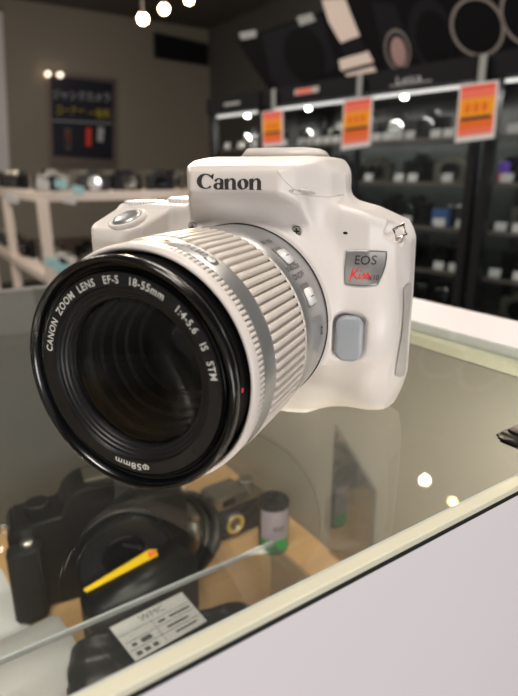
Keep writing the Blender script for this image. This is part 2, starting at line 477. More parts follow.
mic = [onto(35.3+.8*math.cos(a), 30.4+.45*math.sin(a), .1) for a in np.linspace(0, 2*PI, 16, endpoint=False)]
add('microphone_hole', mic, [tuple(range(16))[::-1]], 'void', cam, s=mm)
# hot shoe cover
hs = prism([(-11.5, 55), (-8.5, 58.3), (14.5, 58.3), (17.6, 57.2), (19.5, 55)], 18, 34, 'y')
add('hot_shoe', *bevel_vf(hs, .35, 2), 'white', cam, smooth=True, s=mm)
# name badge, bent over the shoulder of the shell
def badge_grid(outline, lift, n=22):
    xs_ = [p[0] for p in outline]; zs_ = [p[1] for p in outline]
    Vb, Fb, gi = [], [], {}
    P = np.array(outline)
    for i in range(n+1):
        for j in range(n+1):
            # map square to the quadrilateral with rounded corners
            u, w = i/n*2-1, j/n*2-1
            cu = u*math.sqrt(1-w*w*.16); cw = w*math.sqrt(1-u*u*.16)
            cu, cw = (cu+1)/2, (cw+1)/2
            a = P[0]*(1-cu)+P[1]*cu; b = P[3]*(1-cu)+P[2]*cu; q = a*(1-cw)+b*cw
            Vb.append(onto(q[0], q[1], lift))
    for i in range(n):
        for j in range(n):
            a = i*(n+1)+j; Fb.append((a, a+n+1, a+n+2, a+1))
    return Vb, Fb
bd = add('name_badge', *badge_grid([(36.4, 13.4), (47.6, 13.6), (48.9, 24.8), (35.3, 25.0)], .5), 'badge', cam, smooth=True, s=mm)
sk = bd.modifiers.new('thickness', 'SOLIDIFY'); sk.thickness = .0006; sk.offset = -1
def badge_text(s, x0, x1, z0, m, scl=None):
    vt, ft = text(s, 1); mx = max(p[0] for p in vt); hx = max(p[1] for p in vt)
    hgt = scl or (x1-x0)/mx
    return add('lettering', [onto(x0+p[0]/mx*(x1-x0), z0+p[1]*hgt, .62) for p in vt], ft, m, bd, s=mm)
badge_text('EOS', 38.9, 45.6, 20.2, 'print_dark', 4.3)
badge_text('X10', 44.0, 47.0, 15.2, 'print_dark', 2.3)
kiss = [stroke([(.1, 1.2), (.0, .5), (-.1, -.3)], [.12, .2, .1]), stroke([(.75, 1.25), (.3, .6), (.05, .42), (.45, .25), (.8, -.1)], [.1, .17, .12, .17, .08]),
        stroke([(.95, .6), (.9, .2), (1.02, .05), (1.2, .35)], [.1, .16, .12, .06]), stroke([(1.0, .9), (1.06, .84)], [.14, .14]),
        stroke([(1.2, .35), (1.45, .65), (1.5, .25), (1.3, .05), (1.6, .2)], [.08, .13, .16, .12, .06]),
        stroke([(1.6, .2), (1.85, .65), (1.9, .25), (1.7, .05), (2.3, .3)], [.08, .13, .16, .12, .05])]
kv, kf = join(*kiss)
add('lettering', [onto(38.6+p[0]*2.8, 15.6+p[1]*2.9, .64) for p in kv], kf, 'print_red', bd, s=mm)
# lens release button
add('lens_release_button', *pillow(4.7, 8.0, 3.6, 6, 1.5), 'btn', cam, smooth=True, s=mm, loc=(.0400, -.0068, -.0042), rot=(0, 0, .15))
# strap lug
sl = tube([(-2.0, 0, -1.9), (-2.0, 0, 1.9), (2.0, 0, 1.9), (2.0, 0, -1.9)], .6, 10, closed=True, spline=False)
add('strap_lug', *sl, 'chrome', cam, smooth=True, s=mm, loc=(.0515, .0105, .0305), rot=(.1, -.45, .75))
# rubber port cover on the side
pc = []
for i in range(25):
    for j in range(5):
        z = 12-35*i/24; yy = [12.0, 13.8, 15.8, 17.8, 20][j]
        if i in (0, 24): yy = 17.8+(yy-17.8)*.5
        hit = bvh.ray_cast(Vector((90, yy, z)), Vector((-1, 0, 0)))
        pc.append(tuple(hit[0]+hit[1]*.35*(1 if hit[1].x > 0 else -1)))
pcf = [(i*5+j, (i+1)*5+j, (i+1)*5+j+1, i*5+j+1) for i in range(24) for j in range(4)]
po = add('port_cover', pc, pcf, 'port', cam, smooth=True, s=mm)
# shutter button, dials
sb = lathe([(0.01, 1.6), (3, 1.7), (5, 1.2), (5.7, .4), (5.7, -2)], 40, axis='z')
b_ = add('shutter_button', *sb, 'silver', cam, smooth=True, s=mm, loc=(-.0465, -.0075, .0332), rot=(.40, -.1, 0))
rg = lathe([(5.8, -2), (5.8, .5), (6.4, .9), (7.2, .6), (7.6, -.5), (7.6, -2)], 48, axis='z')
add('shutter_ring', *rg, 'white', b_, smooth=True, s=mm)
kn = lambda j, i, n: (.35 if i % 4 < 2 else 0) if 0 < j < 4 else 0
dl = lathe([(0.01, 3), (6, 3), (6.8, 2.6), (6.8, .5), (6.4, 0), (6.4, -4)], 144, axis='z', rfun=kn)
add('control_dial', *dl, 'switch', cam, s=mm, loc=(-.0515, .0100, .0360))
dl2 = lathe([(0.01, 4), (9.5, 4), (10.3, 3.5), (10.3, .5), (9.9, 0), (9.9, -4)], 144, axis='z', rfun=kn)
add('mode_dial', *dl2, 'switch', cam, s=mm, loc=(-.0345, .0220, .0360))
# rear eyepiece cup, screen slab (seen only from the side)
add('eyecup', *bevel_vf(box(-16, 16, 33, 38, 34, 52), 2, 3), 'lens_matte', cam, smooth=True, s=mm)
add('screen', *bevel_vf(box(-34, 42, 33, 36.5, -30, 28), 1.2, 2), 'lens_matte', cam, smooth=True, s=mm)

# ---- the zoom lens (a part of its own, its rings are sub-parts)
barrel = add('lens', *lathe([(27, 4), (32.6, -5.5), (32.8, -8.5), (32.9, -9.5), (33.0, -15), (33.1, -22), (33.1, -29.0), (32.6, -30.0), (31.8, -30.4), (31.6, -62), (31, -66)], 160), 'silver', cam, smooth=True, s=mm, auto=40)
add('mount_shadow_gap', *lathe([(32.4, -7.0), (33.2, -7.6), (33.2, -8.3), (32.4, -8.5)], 128), 'void', barrel, smooth=True, s=mm)
# zoom ring with rounded ribs
nr, per = 74, 14
def ribs(per, depth):
    def f(j, i, n):
        ph = (i % per)/per*2*PI
        return 0
    return f
def ribbed(y0, y1, r, depth, count, per, duty, edge=.8, mid=6, extra_front=None):
    n = count*per; V, F = [], []
    prof = [y0, y0-.01-edge*.3]+[y0-edge-(y0-y1-2*edge)*k/mid for k in range(mid+1)]+[y1+edge*.3, y1]
    m = len(prof)
    for j, y in enumerate(prof):
        for i in range(n):
            a = 2*PI*i/n; ph = (i % per)/per
            g = .5-.5*math.cos(2*PI*ph); g = min(1, g*duty)
            e = 1 if 2 <= j <= m-3 else (0 if j in (0, m-1) else .6)
            rr = r-depth+depth*g*(e) + (0 if e else -.0)
            V.append((rr*math.cos(a), y, rr*math.sin(a)))
    for j in range(m-1):
        for i in range(n): k = (i+1) % n; F.append((j*n+i, j*n+k, (j+1)*n+k, (j+1)*n+i))
    return V, F
zr = add('zoom_ring', *ribbed(-31.0, -55.8, 33.8, 1.4, 80, 10, 1.9, 1.0), 'cream_rubber', barrel, smooth=True, s=mm)
add('zoom_ring_lip', *lathe([(31.6, -30.1), (33.2, -30.3), (33.3, -30.8), (32.9, -31.2)], 160), 'ringwhite', barrel, smooth=True, s=mm)
# silver band with the maker's word
band = add('silver_band', *lathe([(32.0, -55.6), (33.5, -55.9), (33.65, -56.4), (33.55, -57), (33.3, -61.8), (33.1, -62.4), (32, -62.6)], 160), 'silver', barrel, smooth=True, s=mm, auto=40)
# white focus ring with fine teeth
fz = add('focus_ring', *ribbed(-62.4, -66.0, 33.3, 1.0, 140, 8, 2.0, .6, 3), 'ringwhite', barrel, smooth=True, s=mm)
add('focus_ring_flange', *lathe([(32.4, -65.4), (33.2, -65.7), (33.25, -66.2), (33.1, -67.2), (32.8, -67.9), (32.4, -68.3), (31.9, -68.4), (31.6, -67.8), (31.6, -62)], 160), 'ringwhite', fz, smooth=True, s=mm)
def on_barrel(vf, a0, y0, sx, sz, r, flip=1, lift=.08):
    """lettering wrapped round the barrel: text runs round the lens, tops towards the body"""
    out = []
    for p in vf[0]:
        a = a0-p[0]*sx/r; out.append(((r+lift)*math.cos(a), y0+p[1]*sz, (r+lift)*math.sin(a)))
    return out, vf[1]
cw = canon_word()
# reads with its tops towards the front of the lens, as on the photographed ring
out = []
for p in cw[0]:
    a = math.radians(56)+p[0]*4.2/33.6; out.append(((33.66-p[1]*.16)*math.cos(a), -57.4-p[1]*3.6, (33.66-p[1]*.16)*math.sin(a)))
add('lettering', out, cw[1], 'print_dark', band, s=mm)
add('index_mark', [(33.7*math.cos(a), y, 33.7*math.sin(a)) for a, y in ((1.44, -57.6), (1.62, -57.6), (1.62, -59.2), (1.44, -59.2))], [(0, 1, 2, 3)], 'gold', band, s=mm)
# switches on the silver barrel
def switch(a, y, txts, mark=True):
    A = math.radians(a); n = Vector((math.cos(A), 0, math.sin(A))); tg = Vector((-math.sin(A), 0, math.cos(A))); ax = Vector((0, 1, 0))
    def w(u, v, h): q = n*(33.0+h)+tg*u+ax*(y+v); return tuple(q)
    pad = bevel_vf(box(-4.4, 3.2, -3.2, 3.2, -1.2, .3), .25, 2)
    pd = add('switch_bezel', *xf(pad, lambda x, y_, z: w(x, y_, z)), 'badge', barrel, smooth=True, s=mm, auto=40)
    kb = bevel_vf(box(-3.9, 1.6, -2.6, 2.6, -.5, 1.25), .45, 3)
    add('switch_knob', *xf(kb, lambda x, y_, z: w(x, y_, z)), 'switch', pd, smooth=True, s=mm)
    add('switch_line', *xf(box(-1.5, -1.2, -1.2, 1.2, 1.25, 1.32), lambda x, y_, z: w(x, y_, z)), 'print_dark', pd, s=mm)
    for (s_, u0, v0, sz) in txts:
        vt, ft = text(s_, sz, 'CENTER')
        vv = []
        for p in vt:
            aa = A+(u0+p[1])/33.1; vv.append((33.22*math.cos(aa), y+v0+p[0], 33.22*math.sin(aa)))
        add('lettering', vv, ft, 'print_dark', barrel, s=mm)
switch(50, -21, [('AF', 5.4, -2.4, 2.9), ('MF', 5.4, 2.2, 2.9)])
switch(25, -21.5, [('ON', 5.2, -2.4, 2.8), ('OFF', 5.2, 2.4, 2.8), ('STABILIZER', 8.4, 0, 2.2)])
sq = [(33.16*math.cos(a), y, 33.16*math.sin(a)) for a, y in ((-.02, -14.2), (.06, -14.2), (.06, -16.0), (-.02, -16.0), (-.005, -14.6), (.045, -14.6), (.045, -15.6), (-.005, -15.6))]
add('mount_index', sq, [(0, 1, 5, 4), (1, 2, 6, 5), (2, 3, 7, 6), (3, 0, 4, 7)], 'print_dark', barrel, s=mm)

# black front barrel: rim, filter thread, printed ring, stepped funnel
fr_prof = [(31.4, -60), (30.6, -62), (30.4, -69.5), (30.2, -70.2), (30.5, -71.6), (31.0, -72.4), (31.3, -73.4), (31.4, -75.2), (31.1, -75.9), (30.6, -76.2), (30.1, -76.0), (29.6, -75.3), (29.3, -74.5), (29.1, -73.6), (28.6, -73.5), (28.3, -74.0), (27.9, -74.3), (27.5, -74.1), (27.3, -73.6)]
rim = add('front_rim', *lathe(fr_prof, 192), 'lens_black', barrel, smooth=True, s=mm, auto=55)
add('index_dot', *xf(lathe([(0.01, -.1), (.55, -.05), (.6, .1)], 16), lambda x, y, z: (31.42*math.cos(.02)+0*x+y*0, -72.2+x, 31.42*math.sin(.02)+z)), 'print_red', rim, s=mm)
pr = add('printed_ring', *lathe([(27.5, -73.7), (27.2, -74.6), (23.7, -74.6), (23.5, -73.8)], 192), 'lens_matte', barrel, smooth=True, s=mm, auto=50)
st = []
r0, y0 = 23.5, -73.9
for k in range(3):
    st += [(r0, y0), (r0-.15, y0+.35), (r0-.95, y0+.45)]; r0 -= 1.05; y0 += .55
st += [(20.35, -72.0), (20.1, -71.4), (20.3, -66)]
add('funnel', *lathe(st, 192), 'lens_matte', barrel, smooth=True, s=mm, auto=35)
def ring_text(s_, a_start, a_end, r_mid=25.4, size=2.75, m='print_light'):
    """letters round the printed ring, clockwise, tops outwards; placed by their own advance"""
    vt, ft = text(s_, size, spacing=1.12, bold=.045); mx = max(p[0] for p in vt)
    tot = math.radians(a_start-a_end)
    vv = []
    for p in vt:
        a = math.radians(a_start)-p[0]/mx*tot; r = r_mid-size*.35+p[1]
        y = -74.68
        vv.append((r*math.cos(a), y, r*math.sin(a)))
    add('lettering', vv, ft, m, pr, s=mm)
ring_text('CANON  ZOOM  LENS   EF-S   18-55mm    1:4-5.6   IS   STM', 171, 7)
ring_text('\u03c658mm', -79, -104, size=2.6)
add('alignment_notch', *box(24.6, 26.1, -74.75, -74.2, -.5, .5), 'void', pr, s=mm, rot=(0, .75, 0))
# glass and the dark throat behind it
dome = [(20.2, -71.0)]+[(20.2*math.cos(t), -71.0-2.0*math.sin(t)) for t in np.linspace(.08, PI/2-.02, 14)]
back = [(20.3*math.cos(t), -68.4-.9*math.sin(t)) for t in np.linspace(PI/2-.02, .08, 8)]
gp = [(0.02, dome[-1][1])]+dome[::-1][:-1]+[(20.2, -71.0), (20.2, -68.4)]+back[::-1]+[(0.02, back[0][1])]
add('front_element', *lathe(gp, 96), 'front_glass', barrel, smooth=True, s=mm, auto=50)
tp = [(20.4, -68), (19.9, -66), (19.9, -64.5), (18.8, -64), (18.6, -61), (17.6, -60.6), (17.4, -57), (16.4, -56.6), (16.2, -53), (15.2, -52.6), (15.0, -48), (13.8, -47.6), (13.6, -44), (12.2, -43.6), (12.0, -38), (0.02, -36)]
add('throat', *lathe(tp, 128), 'throat_black', barrel, smooth=True, s=mm, auto=30)
ie = [(0.02, -45.2)]+[(15*math.sin(t), -41.5-3.7*math.cos(t)) for t in np.linspace(.08, PI/2, 12)]
add('inner_element', *lathe([(0.02, -48.6)]+[(14.2*math.sin(t), -45.5-3.1*math.cos(t)) for t in np.linspace(.1, PI/2, 12)]+[(14.2, -42)], 96), 'inner_glass', barrel, smooth=True, s=mm)

# ================================================================== THE COUNTER (display case)
T = Vector((.83, .558, 0)); N = Vector((-.558, .83, 0)); D0 = Vector((-.033, .081, 0)); CA = math.atan2(.558, .83)
def cp(s, d, z=0): q = D0+T*s+N*d; return Vector((q.x, q.y, Z0+z))
case = thing('display_case', 'white shop counter case with a flat glass top on which the white camera stands', 'display case', cp(0, 0, -.93), (0, 0, CA))
def cb(name, m, s0, s1, d0, d1, z0, z1, b=0, parent=case):
    V, F = box(s0, s1, d0, d1, z0+.93, z1+.93, b); return add(name, V, F, m, parent)
S0, S1 = -.75, .306
cb('glass_top', 'glass', S0, .2525, -.0048, .381, -.006, 0)
cb('front_strip', 'strip', S0, S1, -.0086, -.005, -.0024, -.0002, .0004)
cb('front_ledge', 'melamine', S0, S1, -.0088, -.005, -.0062, -.0035)
cb('gasket', 'gasket', S0, S1, -.0088, -.005, -.0034, -.0025)
cb('front_panel', 'melamine', S0, S1, -.0088, .001, -.88, -.0062)
cb('end_trim', 'strip', .2435, .2525, .001, .381, -.012, -.0062)
cb('end_panel', 'melamine', .253, S1, -.0045, .40, -.88, 0, .0008)
cb('end_panel_inner_face', 'shaded_panel', .2435, .2528, .001, .381, -.215, -.0125)  # inner face of the white end panel, shade painted into its colour
cb('back_panel', 'back_inner', S0, .2525, .3815, .397, -.88, -.0005)
cb('case_floor', 'melamine', S0, .243, .0015, .381, -.225, -.208)
cb('plinth', 'gasket', S0+.02, S1-.02, 0, .38, -.93, -.8805)

FZ = -.208
# board lining the bottom of the case
bo = add('wooden_board', *box(-.55, .2425, .02, .378, 0, .006, .001), 'wood', None, loc=cp(0, 0, FZ), rot=(0, 0, CA))
tag(bo, 'light plywood board lying on the bottom of the glass case under the film cameras', 'board')
BZ = FZ+.0061

def ray(px, py):
    x = (px-259)/FOC; u = (348-py)/FOC; c, s = math.cos(PITCH), math.sin(PITCH)
    return Vector((x, c+u*s, -s+u*c))
O = Vector((0, 0, EYE))
def at_z(px, py, z): d = ray(px, py); return O+d*((z-EYE)/d.z)
def at_plane(px, py, p, n): d = ray(px, py); return O+d*((p-O).dot(n)/d.dot(n))

# clear upright panel with sloped top leaning by the end of the case
pan = add('acrylic_panel', *prism([(.150, 0), (.194, 0), (.194, .112), (.150, .079)], .2375, .240, 'x'), thin_glass('grey_acrylic', tint=(.8, .82, .82, 1), ior=1.6, boost=.25), None, loc=cp(0, 0, FZ+.0062-.0), rot=(0, 0, CA))
tag(pan, 'small upright clear panel with sloping top edge against the end wall inside the case', 'panel')
pan.location.z = Z0+FZ+.0065

# 35 mm film cassette
fc = thing('film_cassette', 'upright film cassette with black cap and green-based lilac label inside the case', 'film cassette', tuple(at_z(273, 546, Z0+BZ)), (0, 0, .5))
add('cassette_shell', *lathe([(0.01, 0), (11.6, 0), (12.2, .6), (12.4, 2), (12.4, 43)], 64, axis='z'), 'blk_gloss', fc, smooth=True, s=mm, auto=40)
lab = []
n = 28
for (z0, z1, m_, nm) in ((2.5, 14, 'green', 'green_label'), (14, 40, 'lilac', 'lilac_label')):
    V = []
    for i in range(n+1):
        a = math.radians(-168+i/n*118); V += [(12.6*math.cos(a), 12.6*math.sin(a), z0), (12.6*math.cos(a), 12.6*math.sin(a), z1)]
    add(nm, V, [(2*i, 2*i+2, 2*i+3, 2*i+1) for i in range(n)], m_, fc, smooth=True, s=mm)
add('cap', *lathe([(0.01, 44), (4, 44), (4.2, 47.6), (5.6, 47.8), (6, 44.6), (11.4, 44.6), (12.6, 44), (12.9, 43), (12.9, 40.4), (12.4, 40)], 64, axis='z'), 'blk', fc, smooth=True, s=mm, auto=35)
V = []
vt, ft = text('400', 7, 'CENTER')
add('lettering', [(12.75*math.cos(a), 12.75*math.sin(a), 22+p[1]) for p in vt for a in [math.radians(-100)+p[0]/12.75]], ft, 'print_dark', fc, s=mm)

# ---- little old compact camera
cc = thing('compact_camera', 'small old silver and black compact camera beside the cord strap inside the case', 'camera', tuple(at_z(222, 533, Z0+BZ)), (0, 0, .62))
add('body', *bevel_vf(box(-34, 34, -12, 12, 0, 30), 2.5, 3), 'leather', cc, smooth=True, s=mm)
add('top_plate', *bevel_vf(prism([(-34.5, 30), (34.5, 30), (34.5, 36), (20, 37), (17, 42), (-12, 42), (-15, 37), (-34.5, 37)], -12.4, 12.4, 'y'), 1.2, 2), 'steel', cc, smooth=True, s=mm, auto=40)
add('end_cap', *bevel_vf(box(-35.2, -26, -12.6, 12.6, 0, 30), 2, 3), 'steel', cc, smooth=True, s=mm)
lb = add('lens', *lathe([(9, -12), (9, -15), (8.2, -16), (5.5, -16), (4.5, -14.5), (0.01, -14)], 48), 'steel', cc, smooth=True, s=mm, loc=(.004, 0, .016), auto=35)
add('lens_ring', *lathe([(8.0, -16.2), (6.2, -16.4), (5.7, -16)], 48), 'gold', lb, smooth=True, s=mm)
add('winding_knob', *lathe([(0.01, 44), (6, 44), (6.4, 43.4), (6.4, 37)], 48, axis='z', rfun=lambda j, i, n: (.3 if i % 2 else 0) if j > 1 else 0), 'steel', cc, s=mm, loc=(.025, 0, 0))
add('viewfinder_window', *box(-6, 6, -12.8, -12.3, 33, 39), 'void', cc, s=mm)

# ---- black film SLR lying on its back a little turned
slr = thing('film_camera', 'large black film camera with ridged lens inside the case, behind the yellow-banded box', 'camera', tuple(at_z(106, 576, Z0+BZ)), (0, 0, .42))
sp = [(-68, 4), (-64, 0), (64, 0), (68, 4), (68, 70), (64, 75), (30, 77), (24, 90), (14, 96), (-14, 96), (-24, 90), (-30, 77), (-64, 75), (-68, 70)]
add('body', *bevel_vf(prism(sp, -18, 18, 'y'), 1.6, 3), 'blk', slr, smooth=True, s=mm, auto=45)
add('grip', *bevel_vf(prism([(-70, -30), (-60, -34), (-48, -32), (-44, -17), (-69, -17)], 2, 64, 'z'), 2, 3), 'leather', slr, smooth=True, s=mm, auto=50)
add('rewind_knob', *lathe([(0.01, 84), (8, 84), (9, 83), (9, 74)], 64, axis='z', rfun=lambda j, i, n: (.4 if i % 2 else 0) if j > 1 else 0), 'blk', slr, s=mm, loc=(-.045, 0, 0))
add('shutter_release', *lathe([(0.01, 79.5), (4, 79.5), (5, 78.5), (5, 74)], 32, axis='z'), 'chrome', slr, smooth=True, s=mm, loc=(-.055, -.022, -.012))
add('accessory_shoe', *bevel_vf(box(-10, 10, -8, 12, 95.5, 98), .6, 2), 'steel', slr, s=mm)
add('strap_ring', *tube([(3*math.cos(a), 0, 3*math.sin(a)) for a in np.linspace(0, 2*PI, 12, endpoint=False)], .6, 8, closed=True), 'chrome', slr, smooth=True, s=mm, loc=(-.0705, 0, .066))
add('strap_ring', *tube([(3*math.cos(a), 0, 3*math.sin(a)) for a in np.linspace(0, 2*PI, 12, endpoint=False)], .6, 8, closed=True), 'chrome', slr, smooth=True, s=mm, loc=(.0705, 0, .066))
lp = [(33, -17), (36, -19), (36, -26), (34, -27)]
for k in range(4): y = -27.5-k*1.5; lp += [(35.6, y), (35.6, y-1), (34.9, y-1.1), (34.9, y-1.4)]
lp += [(36.5, -33), (37, -34), (37, -40), (36.5, -42), (35.5, -42.3), (34.5, -41.5)]
sl_ = add('lens', *lathe(lp, 96), 'blk', slr, smooth=True, s=mm, loc=(.012, 0, .040), auto=35)
ip = []
for k in range(6): r = 34.5-k*3.0; y = -41+k*1.6; ip += [(r, y), (r, y+1.0), (r-.8, y+1.3), (r-2.4, y+1.5)]
add('inner_rings', *lathe(ip, 96), 'dial_rings', sl_, smooth=True, s=mm, auto=30)
add('front_element', *lathe([(0.01, -34.5)]+[(17*math.sin(t), -31.5-3*math.cos(t)) for t in np.linspace(.1, PI/2, 10)], 64), 'inner_glass', sl_, smooth=True, s=mm)
vt, ft = text('minolta', 9, 'CENTER')
add('lettering', [(p[0], -18.3, p[1]) for p in vt], ft, 'dial_rings', slr, s=mm, loc=(.004, 0, .080))
slr.scale = (.9, .9, .9)

# strap / cable loop from the film camera
A = lambda px, py, h=.006: tuple(at_z(px, py, Z0+BZ+h)-Vector((0, 0, 0)))
cab = add('camera_strap', *join(tube([A(150, 497, .03), A(172, 494, .03), A(196, 497, .040), A(212, 512, .042), A(217, 532, .036), A(211, 552, .024), A(196, 570, .010), A(172, 584, .0055), A(150, 594, .0055)], .0042, 10),
          tube([A(164, 497, .028), A(188, 498, .038), A(203, 514, .040), A(207, 535, .034), A(200, 554, .022), A(184, 572, .008), A(160, 588, .005)], .0032, 10)), 'blk', None, smooth=True)
tag(cab, 'black cord strap looping from the black film camera past the compact camera', 'strap')
ct = add('strap_clasp', *tube([A(160, 495, .0305), A(176, 494.5, .0300)], .0056, 12, spline=False), 'steel', cab, smooth=True)

# flat black case with a yellow band in front of the film camera
ya, yb = at_z(82, 586, Z0+BZ+.046), at_z(151, 547, Z0+BZ+.046)
yc = (ya+yb)/2; yang = math.atan2(yb.y-ya.y, yb.x-ya.x); ylen = (yb-ya).length*1000
bc = thing('lens_case', 'black box with a yellow and orange band on top before the black film camera', 'case', (yc.x+.014, yc.y-.008, Z0+BZ), (0, 0, yang))
add('case_shell', *bevel_vf(box(-ylen/2-8, ylen/2+14, -15, 14.5, 0, 46), 3, 3), 'blk', bc, smooth=True, s=mm)
add('band', *prism([(-ylen/2-5, -.5+9), (ylen/2-6, 5), (ylen/2-3, 11), (ylen/2-7, 14), (-ylen/2-5, 12)], 46.02, 46.4, 'z'), 'yellow', bc, s=mm)
add('band_tip', *prism([(ylen/2-12, 6.5), (ylen/2-6.4, 6), (ylen/2-3.6, 10.8), (ylen/2-9, 12.6)], 46.42, 46.6, 'z'), 'orange', bc, s=mm)

# papers
def sheet(name, label, pts, z, m='paper'):
    w = [at_z(px, py, Z0+z) for px, py in pts]; c = sum(w, Vector())/len(w)
    V, F = prism([(p.x-c.x, p.y-c.y) for p in w], 0, .0006, 'z')
    o = add(name, V, F, m, None, loc=c); tag(o, label, 'paper'); return o
sh = sheet('price_sheet', 'white paper behind the strap, between the film camera and the compact camera', [(146, 512), (176, 530), (204, 511), (172, 482)], BZ+.0006)
add('printed_edge', *prism([((at_z(a, b, Z0+BZ)-Vector(sh.location)).x, (at_z(a, b, Z0+BZ)-Vector(sh.location)).y) for a, b in ((160, 520), (176, 528), (188, 520), (186, 518), (176, 525), (162, 517))], .0007, .0009), 'purple', sh)
sheet('paper_sheet', 'plain white sheet at the far left of the case floor', [(-50, 555), (2, 570), (36, 640), (-10, 668), (-60, 640)], BZ+.0006)

# clear cover lying over the black pouch at the front of the case
LZ = -.135
M['acrylic'] = thin_glass('hazy_acrylic', tint=(.80, .80, .80, 1), ior=1.45, haze=.012, hazecol=(.62, .60, .60, 1))
e0 = at_z(0, 657, Z0+LZ); e1 = at_z(222, 567, Z0+LZ)
def sd_of(p): q = p-D0; q.z = 0; return q.dot(T), q.dot(N)
dline = (sd_of(e0)[1]+sd_of(e1)[1])/2
cov = thing('clear_cover', 'clear plastic cover over the black pouch along the front of the case', 'cover', cp(0, 0, FZ), (0, 0, CA))
add('cover_sheet', *box(-.5, .157, .006, dline, LZ-FZ-.002, LZ-FZ), 'acrylic', cov)
add('cover_edge', *box(-.5, .157, dline, dline+.0014, LZ-FZ-.003, LZ-FZ+.0002), thin_glass('acrylic_edge', tint=(.45, .48, .5, 1), ior=1.5, haze=.5, hazecol=(.6, .62, .64, 1)), cov)
for sx in (-.499, .154): add('cover_side', *box(sx, sx+.0025, .008, dline-.001, .0001, LZ-FZ-.0021), 'acrylic', cov)
# wrinkled black pouch with a label
PZ = -.165
def pouch():
    w = [(60, 640), (130, 622), (178, 610), (232, 592), (262, 596), (262, 640), (190, 700), (75, 720)]
    w = [sd_of(at_z(a, b, Z0+PZ)) for a, b in w]
    c = (sum(p[0] for p in w)/len(w), sum(p[1] for p in w)/len(w))
    Vp, Fp = [], []
    rings = [(0.02, .97), (.25, 1), (.5, 1), (.75, .97), (.9, .85), (.98, .6), (1, .3), (.97, 0.0)]
    m = 72
    P = []
    for i in range(m):
        t = i/m*len(w); k = int(t); f_ = t-k
        p0, p1, p2, p3 = [Vector((*w[(k+j) % len(w)], 0)) for j in (-1, 0, 1, 2)]
        P.append(.5*((2*p1)+(p2-p0)*f_+(2*p0-5*p1+4*p2-p3)*f_*f_+(3*p1-p0-3*p2+p3)*f_**3))
    for (s_, hh) in rings:
        for i in range(m):
            x = c[0]+(P[i].x-c[0])*s_; y = c[1]+(P[i].y-c[1])*s_
            wr = .0022*math.sin(x*160+y*90)*math.sin(y*210-x*40) if hh > .5 else 0
            Vp.append((x, max(y, .010), hh*(PZ-FZ)+wr))
    for j in range(len(rings)-1):
        for i in range(m): k = (i+1) % m; Fp.append((j*m+i, (j+1)*m+i, (j+1)*m+k, j*m+k))
    Fp.append(tuple(range(m))); return Vp, Fp
po_ = thing('black_pouch', 'wrinkled black pouch under the clear cover with a white label on top', 'pouch', cp(0, 0, FZ+.0062), (0, 0, CA))
pv, pf = pouch()
pv = [(x, y, z*.86) for x, y, z in pv]
add('pouch_skin', pv, pf, mat('black_film_plastic', rgb(9, 8, 9), .25), po_, smooth=True)
for (s_, d_) in ((.01, .13), (.03, .10), (-.02, .12)): pass
lbw = [sd_of(at_z(a, b, Z0+PZ)) for a, b in ((110, 634), (182, 598), (207, 627), (136, 668))]
lz = (PZ-FZ)*.86+.004
lb_ = add('label', *prism(lbw, lz, lz+.0004), 'paper', po_)
l0, l1, l2, l3 = [Vector((*p, 0)) for p in lbw]
def lab_pt(u, v): return (l3*(1-u)+l2*u)*(1-v)+(l0*(1-u)+l1*u)*v
vt, ft = text('WMC', 1, 'LEFT'); mx = max(p[0] for p in vt)
q = [lab_pt(.34+p[0]/mx*.34, .76+p[1]*.24) for p in vt]
add('lettering', [(p.x, p.y, lz+.0006) for p in q], ft, 'paper_line', lb_)
LV = []
for (u0, u1, v0, v1) in ((.02, .98, .66, .675), (.02, .98, .44, .455), (.02, .98, .22, .235), (.44, .447, .02, .66), (.66, .95, .52, .58), (.5, .6, .52, .58), (.55, .85, .30, .36), (.08, .14, .30, .38), (.2, .34, .28, .40), (.06, .13, .06, .16), (.17, .24, .06, .16), (.28, .35, .06, .16), (.6, .9, .1, .15)):
    a = [lab_pt(u, v) for u, v in ((u0, v0), (u1, v0), (u1, v1), (u0, v1))]
    LV.append(([(p.x, p.y, lz+.0006) for p in a], [(0, 1, 2, 3)]))
add('label_print', *join(*LV), 'paper_line', lb_)

# pale tag box at the near left corner
tbx = at_z(4, 674, Z0-.17)
pb = add('pale_box', *bevel_vf(box(-.045, .040, -.03, .03, 0, .030), .003, 2), 'paper', None, loc=cp(sd_of(tbx)[0], sd_of(tbx)[1], FZ+.0062), rot=(0, 0, CA+.1), smooth=True)
tag(pb, 'small white box under the clear cover at the near left of the case', 'box')

# dark phone-like slab on the glass at the right edge of the picture
ph = at_z(553, 442, Z0)
pho = thing('card_tray', 'dark rounded tray corner lying on the glass at the right', 'tray', (ph.x, ph.y, Z0+.0003), (0, 0, .62))
add('tray_base', *bevel_vf(box(-.017, .05, -.012, .012, 0, .004), .0016, 3), 'blk', pho, smooth=True)
add('tray_mat', *bevel_vf(box(-.014, .048, -.0095, .0095, .004, .005), .0004, 2), 'lens_matte', pho, smooth=True)

